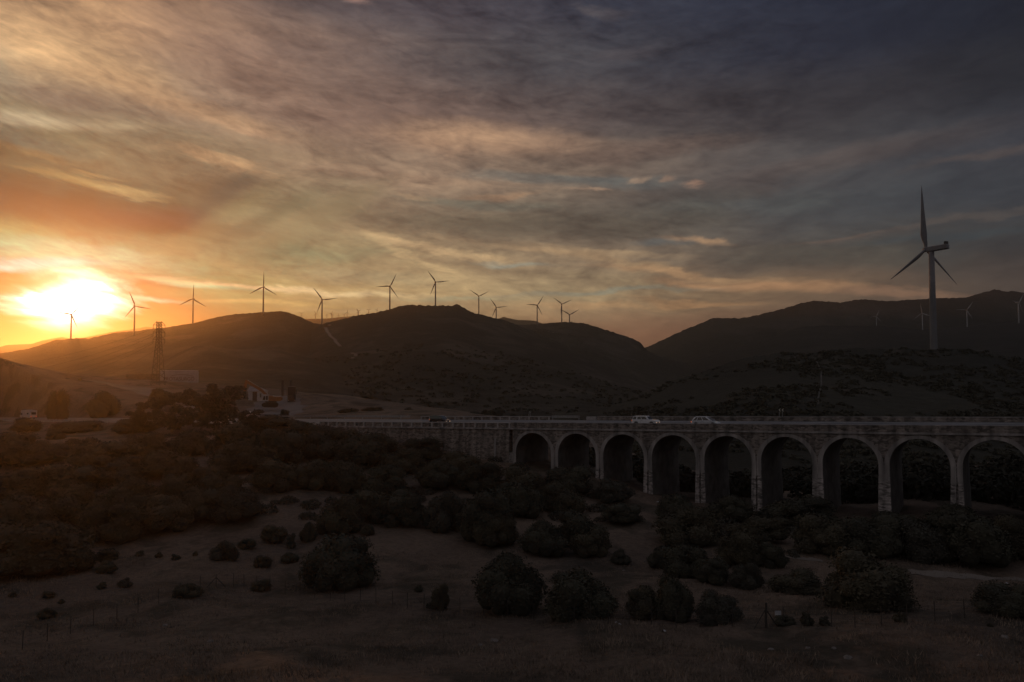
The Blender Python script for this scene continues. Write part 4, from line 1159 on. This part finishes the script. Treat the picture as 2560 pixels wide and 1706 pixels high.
# ------------------------------------------------------------------ signs
def sign(px, py_c, Y, w, h, n, label, rz=0):
    p0 = P(px, py_c, Y); g = max(gz(p0.x, Y), CZ-12); root = empty('chevron_sign', (p0.x, Y, p0.z), look(p0, rz), label=label, cat='road sign', group='chevron signs at the bend')
    MB().box((-w/2, 0, -h/2), (w/2, .04, h/2)).build('board', M['plastic'], root)
    for i in range(n):
        c = -w/2+w*(i+.5)/n; a = w/n*.36; t = w/n*.3
        m = MB(); y = -.006
        m.poly([(c-a, y, 0), (c+a-t, y, h*.44), (c+a, y, h*.44), (c-a+t, y, 0)][::-1]); m.poly([(c-a, y, 0), (c-a+t, y, 0), (c+a, y, -h*.44), (c+a-t, y, -h*.44)][::-1])
        m.build('chevron', M['chev'], root)
    for xx in (-w*.33, w*.2): MB().box((xx-.04, .045, -(p0.z-g)), (xx+.04, .1, h/2)).build('post', M['steel'], root)
bl = on_road(1953, FT+2.0)[1]
sign(1953, 1025.5, bl.y, 1.0, .5, 2, 'road sign with two pale left-pointing chevrons behind the far parapet')
bl = on_road(1325, FT+4.0)[1]
sign(1325, 1031, bl.y, .75, .5, 2, 'small dim road sign with chevrons behind the steel barrier', .7)

# ------------------------------------------------------------------ wire fence of the field
posts = [(55,1627),(118,1605),(176,1590),(234,1568),(292,1550),(345,1533),(397,1512),(449,1495),(500,1474),(540,1471),(584,1470),(610,1471),(640,1474),(675,1480),(713,1490),(750,1492),(787,1497),(825,1503),(862,1506),(900,1508),(940,1510),(982,1519),(1018,1522),(1060,1525),(1105,1530),(1150,1535),(1210,1541),(1270,1548),(1335,1555),(1383,1556),(1436,1560),(1478,1561),(1520,1562),(1573,1564),(1630,1567),(1690,1570),(1750,1570),(1830,1570),(1915,1572),(1957,1570),(2019,1568),(2080,1568),(2138,1572),(2205,1568),(2268,1565),(2338,1555),(2412,1550),(2490,1546),(2570,1542)]
fp = [hit(*q_) for q_ in posts]
fe = empty('wire_fence', fp[0], label='long wire fence on thin posts crossing the near field', cat='fence')
o0 = fp[0]
for i, g in enumerate(fp):
    thick = (i == 38); hgt = 1.75 if thick else 1.38+.12*vnoise(i*.9, 0, 3)
    lean = Vector((vnoise(i*1.7, 1, 4)*.12, 0, 0)); l = g-o0
    pp = MB().tube(l-Vector((0, 0, .3)), l+lean+Vector((0, 0, hgt)), .08 if thick else .03, n=6); 
    if thick or i == 9: 
        pp.tube(l+Vector((.9, .2, 0)), l+Vector((0, 0, hgt*.75)), .045, n=6); pp.tube(l-Vector((.9, .2, 0)), l+Vector((0, 0, hgt*.75)), .035, n=6)
    pp.build('post', M['fpost'], fe)
for hgt in (.25, .55, .85, 1.15):
    m = MB()
    for a, b in zip(fp, fp[1:]): m.tube(a-o0+Vector((0, 0, hgt)), b-o0+Vector((0, 0, hgt)), .007, n=4, cap=False)
    m.build('wire_strand', M['wire'], fe)
g = hit(1945, 1545); 
sg = MB().box((-.22, 0, -.15), (.22, .02, .15)).build('notice_board', M['litter'], label='small white notice plate on the fence right of the thick post', cat='sign'); sg.location = P(1945, 1533, fp[39].y-.1)

# litter and stones
for (px, py, s_, lab) in ((1645, 1257, .28, 'white scrap lying by the foot of the pier under the fourth arch'), (2083, 1304, .32, 'white scrap lying below the seventh arch'), (1661, 1582, .16, 'white scrap in the grass in front of the fence trio'), (1540, 1560, .17, 'left white scrap of two at the fence'), (1549, 1563, .15, 'right white scrap of two at the fence'), (2517, 1463, .2, 'white scrap on the dirt track at the right')):
    g = hit(px, py); rg = random.Random(px); m = MB()
    vs = [(math.cos(a)*s_*rg.uniform(.6, 1), math.sin(a)*s_*rg.uniform(.6, 1), rg.uniform(0, .12)) for a in np.linspace(0, 5.6, 7)]
    for i in range(7): m.poly([vs[i], vs[(i+1) % 7], (0, 0, s_*.7)])
    o = m.build('litter', M['litter'], label=lab, cat='litter', group='white scraps on the ground'); o.location = g+Vector((0, 0, .02))
def rock(px, py, s_, lab, seed):
    g = hit(px, py); rg = random.Random(seed); m = MB()
    prof = [(max(.02, math.sin(t))*s_, -math.cos(t)*s_*.55) for t in np.linspace(.1, 3.04, 7)]
    m.lathe(prof, 10, 'z'); m.v = [(x*(1+rg.uniform(-.2, .2)), y*(1+rg.uniform(-.2, .2)), z*(1+rg.uniform(-.25, .25))) for x, y, z in m.v]
    o = m.build('rock', M['rock'], label=lab, cat='rock', group='stones in the near field'); o.location = g; o.rotation_euler = (0, 0, seed)
for i, r_ in enumerate([(2119, 1650, .28, 'largest pale stone, lying in the grass at the lower right'), (1928, 1627, .22, 'flat pale stone left of the largest stone'), (2085, 1627, .16, 'small stone up-left of the largest stone'), (2020, 1622, .18, 'small stone between the flat one and the largest one'), (2512, 1597, .25, 'stone near the right edge below the fence'), (1235, 1606, .35, 'long low stone in the grass below the central pair of bushes'), (1200, 1615, .22, 'stone touching the left side of the long low one'), (412, 1568, .22, 'dark stone in the grass at the lower left'), (525, 1606, .25, 'stone at the left rim of the shaded hollow'), (2450, 1640, .16, 'small stone near the lower right corner'), (1560, 1428, .2, 'stone on the bare bank right of centre')]): rock(*r_, i+1)

# ------------------------------------------------------------------ wind turbines
def make_turbine(q=1.0, mt='turb'):
    root = empty('wind_turbine'); TH = 40.0
    MB().lathe([(1.35*q, -6), (1.3*q, 0), (1.12*q, TH*.5), (.95*q, TH-1.2)], 20).build('tower', M[mt], root, True)
    # nacelle: local -y is upwind (rotor side)
    m = MB(); m.hexa([(-1.0, -1.7, TH-1.2), (1.0, -1.7, TH-1.2), (1.15, 6.4, TH-.9), (-1.15, 6.4, TH-.9), (-.95, -1.7, TH+.7), (.95, -1.7, TH+.7), (1.1, 6.2, TH+.95), (-1.1, 6.2, TH+.95)])
    o = m.build('nacelle', M[mt], root); bv = o.modifiers.new('b', 'BEVEL'); bv.width = .35; bv.segments = 3
    MB().box((-.7, 5.2, TH+.9), (.7, 6.1, TH+1.9)).build('cooler_box', M['plastic'], root)
    MB().lathe([(.05, -3.5), (.55, -3.2), (.95, -2.6), (1.05, -2.0), (.95, -1.72)], 16, 'y', (0, 0, TH)).build('hub', M[mt], root, True)
    BLn = 24.0; m = MB(); ns = 14; nr = 8
    for i in range(ns+1):
        f = i/ns; r = BLn*f
        ch = (.95+1.35*min(1, f/.2) if f < .2 else 2.3*(1-(f-.2)/.8)**.85+.12)*.52; th = (max(.06, (.5*(1-f)**1.3)+.05) if f > .1 else .48)*q; ch *= q
        if f < .06: ch = .5
        tw = -R(24)-R(14)*(1-f)**2
        off = ch*.35 if f > .08 else 0
        for j in range(nr):
            a = 2*math.pi*j/nr; x = math.cos(a)*ch+off; y = math.sin(a)*th
            m.v.append((x*math.cos(tw)-y*math.sin(tw), x*math.sin(tw)+y*math.cos(tw)-2.1-.035*r, r+.4))
    for i in range(ns):
        for j in range(nr): m.f.append((i*nr+j, i*nr+(j+1) % nr, (i+1)*nr+(j+1) % nr, (i+1)*nr+j))
    m.f.append(tuple(range(ns*nr, (ns+1)*nr))); bm = None
    for i in range(3):
        if bm is None: o = m.build('blade', M[mt], root, True); bm = o.data
        else: o = bpy.data.objects.new('blade', bm); COL.objects.link(o); o.parent = root
        o.location = (0, 0, TH); o.rotation_euler = (0, R(120*i), 0)
    return root
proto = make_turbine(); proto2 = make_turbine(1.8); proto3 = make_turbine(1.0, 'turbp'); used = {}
def turbine(hx, hy, by, ang, yaw, label, group, R_=None, bx=None, Yd=None, TH=40.0):
    """ang: clockwise angle in the picture of the first blade; yaw: heading of the rotor axis, degrees from facing us"""
    Y = Yd or TH*F/(by-hy)
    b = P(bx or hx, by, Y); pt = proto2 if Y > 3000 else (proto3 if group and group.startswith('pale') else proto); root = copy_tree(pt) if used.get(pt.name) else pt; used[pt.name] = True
    sc_ = (P(hx, hy, Y).z-b.z)/40.0
    root.location = b; root.scale = (sc_,)*3
    root.rotation_euler = (0, 0, -math.atan2(b.x, b.y)+R(yaw))
    i = 0
    for c in root.children:
        if c.name.startswith('blade'): c.rotation_euler = (0, R(ang+120*i), 0); i += 1
    tag(root, label, 'wind turbine', group); return root
GM = 'wind turbines along the near ridge'
turbine(2319, 622, 889, 1, -121, 'by far the largest wind turbine, standing alone at the right', GM, bx=2335, Yd=440)
for a in [(177,787,847,38,8,'turbine half lost in the glare right under the sun'),
 (335.5,766,829,-22,12,'turbine on the slope just left of the pylon'),
 (482,747.7,809,2,-10,'turbine just right of the pylon, one blade straight up'),
 (658,718,781,1,-8,'turbine on the left hilltop, one blade straight up'),
 (804.7,750,811,-38,10,'turbine standing in the saddle between the two hills'),
 (974.4,716.4,775.4,25,10,'turbine on the left shoulder of the central hill'),
 (1088.5,705.9,764,-37,10,'turbine on the flat top of the central hill'),
 (1197,741,786,-57,8,'turbine right of the rocky knob on the central hill'),
 (1343,763.6,811,33,12,'turbine standing at the left foot of the small right hill'),
 (1404.4,760.7,805.7,-54,8,'taller turbine on top of the small right hill'),]:
    turbine(a[0], a[1], a[2], a[3], a[4], a[5], GM)
turbine(1240.5, 769, 815, -36, 10, 'turbine half hidden behind the right slope of the central hill', GM, Yd=1600)
turbine(1424, 787.5, 835, -60, 8, 'low turbine peeping over the small right hill, next to the taller one', GM, Yd=1900)
GFR = 'pale turbines against the right mountain'
turbine(2191.4, 791.5, 821, 22, 12, 'leftmost faint turbine in front of the right mountain', GFR, Yd=2150, TH=40)
turbine(2306.5, 783.5, 825, -8, -10, 'faint turbine immediately left of the largest tower', GFR, Yd=1990)
turbine(2418, 775.6, 818, 33, 10, 'faint turbine right of the largest tower', GFR, Yd=1990)
turbine(2547, 756.4, 804, 35, 55, 'faint turbine at the right edge of the picture', GFR, Yd=1960)
GB = 'tiny turbines on the far horizon ridge'
for i, (x, y, b, a) in enumerate([(670,578,612,52),(780,580,620,-25),(868,590,615,10),(905,577,613,28),(913,588,614,50),(960,590,612,0),(1005,588,610,45),(1028,570,606,5),(1112,563,600,-15),(1116,558,598,60),(1197,552,585,55),(1262,548,572,25),(1335,546,560,50),(707,608,622,0),(747,612,622,30)]):
    ords = ['first','second','third','fourth','fifth','sixth','seventh','eighth','ninth','tenth','eleventh','twelfth','thirteenth','short fourteenth','short fifteenth']
    lab = ['tiny far turbine left of all others, over the left hill slope','tiny far turbine just left of the saddle turbine','small dim far turbine just right of the saddle turbine','far turbine overlapping a lower one, the taller of the pair','far turbine overlapping a taller one, the lower of the pair','dim upright far turbine right of the overlapping pair','dim low far turbine beside a taller upright one','upright far turbine midway between the saddle and the central hill','far turbine in the touching pair, the lower one','far turbine in the touching pair, the higher one','far turbine with a Y-shaped rotor on the rising slope','far turbine close below the left-shoulder turbine','far turbine of which only blade tips clear the central hill','stub of a far turbine barely clearing the left saddle','second stub of a far turbine barely clearing the left saddle'][i]
    turbine(540+x*.3189, 600+y*.3189, 600+b*.3189+(1.5 if i < 13 else 0), a, 5, lab, GB, Yd=3600 if b-y > 25 else 3640)

# ------------------------------------------------------------------ air
def haze():
    m = bpy.data.materials.new('haze'); m.use_nodes = True; N, L = nt(m); N.clear()
    out = N.new('ShaderNodeOutputMaterial'); v = N.new('ShaderNodeVolumePrincipled')
    v.inputs['Color'].default_value = (*HC, 1); v.inputs['Density'].default_value = HZ; v.inputs['Anisotropy'].default_value = HG
    L.new(v.outputs[0], out.inputs['Volume'])
    o = MB().box((-12500, -12500, CZ-34), (12500, 12500, CZ+HT)).build('haze', m, kind='stuff', label='warm evening haze over the whole landscape', cat='haze')
    return o
HZ, HG, HT = 1.15e-4, .85, 318.0; HC = (.97, .85, .72)
haze()

# ------------------------------------------------------------------ sun and sky
SAZ, SEL = azel(168, 808)
sd = Vector((math.sin(SAZ)*math.cos(SEL), math.cos(SAZ)*math.cos(SEL), math.sin(SEL)))
ld = bpy.data.lights.new('sun', 'SUN'); SE_, SC_ = 1.08, (1, .35, .065); ld.energy = SE_; ld.angle = R(.5); ld.color = SC_
lo_ = bpy.data.objects.new('sun', ld); COL.objects.link(lo_); lo_.rotation_euler = sd.to_track_quat('Z', 'Y').to_euler(); lo_.location = (0, 0, 300)

def build_world():
    w = bpy.data.worlds.new('World'); sc.world = w; w.use_nodes = True
    N, L = w.node_tree.nodes, w.node_tree.links; bg = N['Background']
    def math_(op, a, b=None, c=None, clamp=False):
        n = N.new('ShaderNodeMath'); n.operation = op; n.use_clamp = clamp
        for i, x in enumerate((a, b, c)):
            if x is None: continue
            if isinstance(x, (int, float)): n.inputs[i].default_value = x
            else: L.new(x, n.inputs[i])
        return n.outputs[0]
    def mix(f, a, b, mode='MIX'):
        n = N.new('ShaderNodeMix'); n.data_type = 'RGBA'; n.blend_type = mode; n.clamp_result = False
        for i, x in ((0, f), (6, a), (7, b)):
            if isinstance(x, (int, float)): n.inputs[i].default_value = x
            elif isinstance(x, tuple): n.inputs[i].default_value = (*x, 1)
            else: L.new(x, n.inputs[i])
        return n.outputs[2]
    def ss(x, a, b):
        n = N.new('ShaderNodeMapRange'); n.interpolation_type = 'SMOOTHSTEP'
        L.new(x, n.inputs[0]); n.inputs[1].default_value = a; n.inputs[2].default_value = b; return n.outputs[0]
    tc = N.new('ShaderNodeTexCoord'); sep = N.new('ShaderNodeSeparateXYZ'); L.new(tc.outputs['Generated'], sep.inputs[0])
    dx, dy, dz = sep.outputs
    az = math_('ARCTAN2', dx, dy); el = math_('ARCSINE', dz)
    X = math_('MULTIPLY', az, 1.991); Y = math_('MULTIPLY', el, 1.991)
    def toxy(px, py):
        a, e = azel(px, py); return a*1.991, e*1.991
    cmb = N.new('ShaderNodeCombineXYZ'); L.new(X, cmb.inputs[0]); L.new(Y, cmb.inputs[1])
    # swept coordinates: cirrus streaks that fall to the right on the left, rise on the right
    xm = math_('SUBTRACT', X, .42); Ys = math_('SUBTRACT', Y, math_('MULTIPLY', math_('MULTIPLY', xm, xm), .065))
    def noise(sx, sy, det=8, rough=.6, dist=0., seed=0., warp=None):
        c = N.new('ShaderNodeCombineXYZ'); L.new(math_('MULTIPLY', X, sx), c.inputs[0]); L.new(math_('MULTIPLY', Ys, sy), c.inputs[1]); c.inputs[2].default_value = seed
        n = N.new('ShaderNodeTexNoise'); n.inputs['Scale'].default_value = 1; n.inputs['Detail'].default_value = det; n.inputs['Roughness'].default_value = rough; n.inputs['Distortion'].default_value = dist
        L.new(c.outputs[0], n.inputs['Vector']); return n
    wn = noise(3.0, 9.0, 7, .6, .5, 3.3)
    sub = N.new('ShaderNodeVectorMath'); sub.operation = 'SUBTRACT'; L.new(wn.outputs['Color'], sub.inputs[0]); sub.inputs[1].default_value = (.5, .5, .5)
    scl = N.new('ShaderNodeVectorMath'); scl.operation = 'MULTIPLY'; L.new(sub.outputs[0], scl.inputs[0]); scl.inputs[1].default_value = (.34, .085, 0)
    wv = N.new('ShaderNodeVectorMath'); L.new(cmb.outputs[0], wv.inputs[0]); L.new(scl.outputs[0], wv.inputs[1])
    wsep = N.new('ShaderNodeSeparateXYZ'); L.new(wv.outputs[0], wsep.inputs[0]); WX, WY = wsep.outputs[0], wsep.outputs[1]
    def clear(px, py, c):
        # the colour the sky must have behind the lit air for the sum to read as c
        a, e = azel(px, py); d = Vector((math.sin(a)*math.cos(e), math.cos(a)*math.cos(e), math.sin(e)))
        ct = d.dot(sd); ph = (1-HG*HG)/(4*math.pi*(1+HG*HG-2*HG*ct)**1.5)
        Lp = min(12500, HT/max(.02, math.sin(e))); k = SE_*ph*(1-math.exp(-HZ*Lp))*.92
        return tuple(max(.012, l-k*q*h) for l, q, h in zip(lin(c), SC_, HC))
    # broad colours of the evening sky, by elevation and heading
    cols = [0, 250, 500, 750, 1000, 1250, 1500, 1800, 2150, 2560]
    rows = [
     (-1100, [(114,115,126)]*10), (-350, [(96,84,80),(90,80,80),(82,76,80),(74,72,80),(68,69,80),(62,64,78),(56,60,76),(50,55,72),(46,50,68),(44,48,64)]),
     (0, [(158,118,90),(140,106,84),(122,94,80),(92,78,76),(80,70,74),(68,64,72),(56,57,69),(44,46,60),(35,38,52),(30,33,43)]),
     (150, [(196,152,112),(186,142,106),(152,118,97),(116,93,84),(92,78,76),(77,71,73),(66,64,70),(50,50,60),(42,44,57),(33,34,43)]),
     (300, [(176,143,112),(170,136,110),(160,126,102),(138,108,92),(116,92,82),(98,81,76),(84,74,73),(64,59,62),(53,50,55),(40,40,46)]),
     (430, [(176,128,82),(182,138,96),(170,132,98),(158,126,100),(146,120,100),(134,112,95),(114,98,86),(86,78,76),(70,69,72),(56,56,63)]),
     (550, [(196,134,78),(200,136,80),(166,120,80),(162,130,96),(136,112,90),(112,98,84),(96,87,79),(78,75,74),(68,70,74),(57,58,64)]),
     (650, [(236,178,104),(238,184,112),(208,162,104),(184,148,104),(168,137,102),(152,128,101),(130,111,92),(100,89,80),(77,74,71),(60,59,61)]),
     (740, [(242,178,98),(246,190,106),(242,184,108),(222,174,112),(194,158,112),(172,146,110),(152,131,102),(140,112,86),(112,93,78),(78,68,64)]),
     (850, [(240,158,66),(240,160,66),(238,164,76),(222,152,80),(192,134,80),(168,116,75),(150,102,76),(132,96,75),(104,82,70),(70,60,55)]),
     (960, [(200,110,45),(200,112,48),(190,110,52),(170,105,55),(150,95,58),(130,88,60),(118,80,62),(100,72,60),(80,62,56),(55,48,46)])]
    xs = [toxy(c, 500)[0] for c in cols]; xlo, xhi = -1.9, 1.9
    back = lin((107, 107, 113)); backl = lin((110, 105, 108))
    u = N.new('ShaderNodeMapRange'); L.new(WX, u.inputs[0]); u.inputs[1].default_value = xlo; u.inputs[2].default_value = xhi
    prev, pe = None, None
    for py, cs_ in rows:
        r = N.new('ShaderNodeValToRGB'); r.color_ramp.interpolation = 'B_SPLINE'; e = r.color_ramp.elements
        e[0].position = 0; e[0].color = (*backl, 1); e[1].position = 1; e[1].color = (*back, 1)
        for x, cx_, c in zip([toxy(-500, 500)[0]]+xs+[toxy(3300, 500)[0]], [-100]+cols+[2660], [cs_[0]]+cs_+[cs_[-1]]):
            k = e.new((x-xlo)/(xhi-xlo)); k.color = (*clear(cx_, max(py, -300), c), 1)
        L.new(u.outputs[0], r.inputs[0]); ey = toxy(1280, py)[1]
        prev = r.outputs[0] if prev is None else mix(ss(WY, pe, ey), prev, r.outputs[0]); pe = ey
    col = prev
    # hand-placed cloud banks and gaps: (x, y, rx, ry, tilt, colour, amount) in photograph positions
    ST = [
     (165,748,112,58,0,(400,380,330),1.0),(165,744,70,40,0,(560,540,500),1.0),(215,690,120,22,-6,(320,290,225),.85),(230,640,190,22,2,(310,280,225),.8),
     (290,748,150,9,2,(300,262,190),.75),(60,715,150,16,3,(226,160,90),.6),(45,778,120,10,0,(236,170,86),.7),(100,700,60,8,-10,(226,164,96),.6),
     (200,545,420,56,4,(188,118,66),.55),(470,560,240,40,3,(150,98,66),.6),(60,590,160,40,0,(250,190,110),.4),
     (180,640,330,38,2,(255,226,158),.8),(60,700,150,22,2,(232,160,84),.7),(330,690,150,20,6,(214,150,92),.65),
     (90,665,170,14,-4,(255,240,200),.8),(480,705,170,11,4,(255,222,160),.75),(760,722,330,10,3,(250,206,150),.75),
     (520,630,420,30,-2,(196,152,104),.4),(640,560,240,60,-30,(182,150,108),.4),
     (150,306,210,16,-5,(206,172,132),.45),(80,300,120,26,-6,(208,180,144),.5),(60,345,160,26,3,(150,128,104),.5),(160,235,110,26,2,(150,118,98),.5),
     (190,448,110,16,6,(222,166,100),.42),(290,468,90,12,8,(232,184,122),.42),(110,385,110,14,4,(200,148,94),.35),(230,430,60,6,5,(226,176,112),.35),(330,490,60,6,6,(220,170,112),.35),(60,430,60,8,4,(206,150,88),.3),(540,410,130,16,14,(214,164,118),.6),(600,320,100,14,12,(186,146,116),.6),
     (150,140,260,70,8,(214,168,122),.6),(430,250,300,30,12,(190,146,108),.5),(620,180,160,70,10,(128,98,84),.4),
     (1190,350,270,50,2,(166,132,106),.8),(1420,365,200,34,4,(142,114,95),.6),(1000,440,340,20,3,(160,130,106),.5),(1650,380,240,26,-4,(112,92,82),.5),
     (1350,445,240,16,3,(110,106,99),.6),(1560,455,200,20,2,(94,95,93),.65),(1160,505,220,14,4,(116,112,98),.5),(1700,520,140,36,-4,(84,84,80),.5),
     (1240,560,420,36,2,(108,94,78),.75),(1500,560,340,42,0,(94,84,74),.7),(1780,480,130,20,2,(72,68,66),.6),(1250,487,130,9,-2,(148,118,94),.7),(1030,488,60,8,8,(160,132,104),.6),(1600,448,46,10,-8,(146,124,106),.8),(1463,472,60,5,3,(150,124,104),.7),(1690,446,26,8,0,(130,108,94),.8),(1765,456,30,7,0,(140,112,96),.8),
     (1080,625,260,16,10,(208,172,128),.6),(1010,650,150,14,24,(206,172,126),.55),(1420,628,330,12,6,(176,146,112),.55),(1750,600,90,12,8,(160,128,100),.75),(1650,608,80,16,0,(98,101,100),.55),(1260,662,120,9,2,(148,148,134),.6),
     (1330,690,420,16,6,(140,118,92),.5),(1560,660,300,14,10,(160,130,98),.5),(1720,690,260,12,6,(176,138,102),.6),(1900,720,260,14,4,(186,140,102),.6),(2240,735,200,10,3,(152,116,92),.55),(1500,735,300,8,-2,(132,134,120),.5),(1150,752,190,7,0,(168,160,128),.45),(1720,758,170,9,2,(188,142,100),.55),(1500,770,200,9,0,(188,146,104),.4),
     (880,690,250,26,4,(170,142,108),.5),(700,760,240,9,1,(250,196,120),.5),(900,780,200,8,-1,(210,172,122),.4),
     (2330,560,260,10,-6,(86,78,74),.6),(2120,590,110,6,-8,(98,84,76),.6),(2380,590,240,14,-2,(62,68,72),.6),(2050,410,300,30,-8,(92,80,76),.4),(2300,360,300,26,-4,(78,70,70),.35),(1560,130,130,20,-4,(76,70,74),.5),(1500,30,90,14,8,(80,74,78),.6),(945,3,44,12,0,(140,112,104),.9),(2480,380,200,12,-6,(88,76,72),.4),
     (1950,500,160,30,-2,(78,80,80),.5),(2100,640,340,40,4,(84,78,70),.45),
    ]
    for px, py, rx, ry, tilt, c, am in ST:
        x, y = toxy(px, py); mp = N.new('ShaderNodeMapping'); mp.vector_type = 'TEXTURE'
        mp.inputs['Location'].default_value = (x, y, 0); mp.inputs['Rotation'].default_value = (0, 0, R(-tilt)); mp.inputs['Scale'].default_value = (rx/800, ry/800, 1)
        L.new(wv.outputs[0], mp.inputs['Vector']); g = N.new('ShaderNodeTexGradient'); g.gradient_type = 'SPHERICAL'; L.new(mp.outputs[0], g.inputs[0])
        f = ss(g.outputs['Fac'], 0.0, .85)
        col = mix(math_('MULTIPLY', f, min(.97, am*1.18)), col, clear(px, py, c))
    # fibrous cloud texture
    n1 = noise(2.6, 8.5, 9, .62, 1.1, 1.0).outputs['Fac']; n2 = noise(9, 27, 7, .6, .9, 5.0).outputs['Fac']; n3 = noise(30, 80, 5, .55, .5, 9.0).outputs['Fac']
    n4 = noise(1.7, 3.6, 6, .6, .5, 12.0).outputs['Fac']
    s_ = math_('ADD', math_('MULTIPLY', math_('SUBTRACT', n1, .5), 1.9), math_('ADD', math_('MULTIPLY', math_('SUBTRACT', n2, .5), 1.35), math_('MULTIPLY', math_('SUBTRACT', n3, .5), .6)))
    s_ = math_('ADD', s_, math_('MULTIPLY', math_('SUBTRACT', n4, .5), .45))
    calm = math_('ADD', .42, math_('MULTIPLY', ss(Y, toxy(1280, 860)[1], toxy(1280, 700)[1]), .58))
    fadeR = math_('SUBTRACT', 1.0, math_('MULTIPLY', ss(X, .1, 1.1), .6))
    s_ = math_('MULTIPLY', math_('MULTIPLY', s_, calm), fadeR)
    fac = math_('ADD', math_('SUBTRACT', 1.09, math_('MULTIPLY', ss(X, -.3, .6), .09)), s_); warm = N.new('ShaderNodeCombineColor')
    fac = math_('MAXIMUM', fac, .25); L.new(math_('POWER', fac, 1.12), warm.inputs[0]); L.new(math_('POWER', fac, 1.08), warm.inputs[1]); L.new(math_('POWER', fac, .92), warm.inputs[2])
    col = mix(1.0, col, warm.outputs[0], 'MULTIPLY')
    # slanting shade and light below the broken cloud left of centre
    for px, py, rx, ry, tilt, c, am in ((560,488,110,36,-38,(134,100,76),.6),(540,560,190,34,-36,(190,150,100),.45),(668,545,150,24,-30,(148,118,84),.6),(760,560,240,40,-26,(178,148,106),.4),(860,500,160,26,-24,(140,116,88),.4)):
        x, y = toxy(px, py); mp = N.new('ShaderNodeMapping'); mp.vector_type = 'TEXTURE'
        mp.inputs['Location'].default_value = (x, y, 0); mp.inputs['Rotation'].default_value = (0, 0, R(-tilt)); mp.inputs['Scale'].default_value = (rx/800, ry/800, 1)
        L.new(cmb.outputs[0], mp.inputs['Vector']); g = N.new('ShaderNodeTexGradient'); g.gradient_type = 'SPHERICAL'; L.new(mp.outputs[0], g.inputs[0])
        col = mix(math_('MULTIPLY', ss(g.outputs['Fac'], 0.0, .85), am), col, clear(px, py, c))
    # the sun's light spread through the cloud
    dn = N.new('ShaderNodeVectorMath'); dn.operation = 'DOT_PRODUCT'; L.new(tc.outputs['Generated'], dn.inputs[0]); dn.inputs[1].default_value = sd
    a_, e_ = azel(165, 752); dn2 = N.new('ShaderNodeVectorMath'); dn2.operation = 'DOT_PRODUCT'; L.new(tc.outputs['Generated'], dn2.inputs[0]); dn2.inputs[1].default_value = (math.sin(a_)*math.cos(e_), math.cos(a_)*math.cos(e_), math.sin(e_))
    dot = math_('MAXIMUM', dn2.outputs['Value'], 0.0)
    cl = math_('ADD', .55, math_('MULTIPLY', n2, .9))
    up = math_('SUBTRACT', 1.0, math_('MULTIPLY', ss(WY, toxy(168, 640)[1], toxy(168, 570)[1]), .8))
    g1 = math_('MULTIPLY', math_('POWER', math_('MAXIMUM', dn2.outputs['Value'], 0.0), 3500.0), 1.2)
    g2 = math_('MULTIPLY', math_('MULTIPLY', math_('POWER', dot, 900.0), .5), cl)
    g3 = math_('MULTIPLY', math_('MULTIPLY', math_('POWER', dot, 60.0), .0), up)
    for g, c in ((g1, (1, .88, .62)), (g2, (1, .78, .42)), (g3, (1, .55, .22))):
        k = N.new('ShaderNodeVectorMath'); k.operation = 'SCALE'; k.inputs[0].default_value = c; L.new(g, k.inputs['Scale'])
        col = mix(1.0, col, k.outputs[0], 'ADD')
    # clear-air daylight underneath
    sk = N.new('ShaderNodeTexSky'); sk.sky_type = 'NISHITA'; sk.sun_disc = False; sk.sun_elevation = SEL; sk.sun_rotation = SAZ; sk.air_density = 1; sk.dust_density = .6
    bg2 = N.new('ShaderNodeBackground'); L.new(sk.outputs[0], bg2.inputs[0]); bg2.inputs[1].default_value = .0012
    L.new(col, bg.inputs['Color']); bg.inputs['Strength'].default_value = 1.0
    ad = N.new('ShaderNodeAddShader'); L.new(bg.outputs[0], ad.inputs[0]); L.new(bg2.outputs[0], ad.inputs[1])
    L.new(ad.outputs[0], N['World Output'].inputs['Surface'])
    w.cycles.sampling_method = 'MANUAL'; w.cycles.sample_map_resolution = 1024
build_world()

# ------------------------------------------------------------------ camera and render settings
cam = bpy.data.cameras.new('camera'); co = bpy.data.objects.new('camera', cam); COL.objects.link(co)
cam.lens = 28; cam.sensor_width = 36; cam.clip_start = .5; cam.clip_end = 40000
co.location = (0, 0, CZ); co.rotation_euler = (R(90)+PITCH, 0, 0); sc.camera = co
sc.view_settings.view_transform = 'Standard'; sc.view_settings.look = 'None'; sc.view_settings.exposure = 0; sc.view_settings.gamma = 1
cy = sc.cycles; cy.use_denoising = True; cy.max_bounces = 4; cy.diffuse_bounces = 2; cy.glossy_bounces = 2; cy.volume_bounces = 0; cy.transparent_max_bounces = 4
cy.sample_clamp_indirect = 4
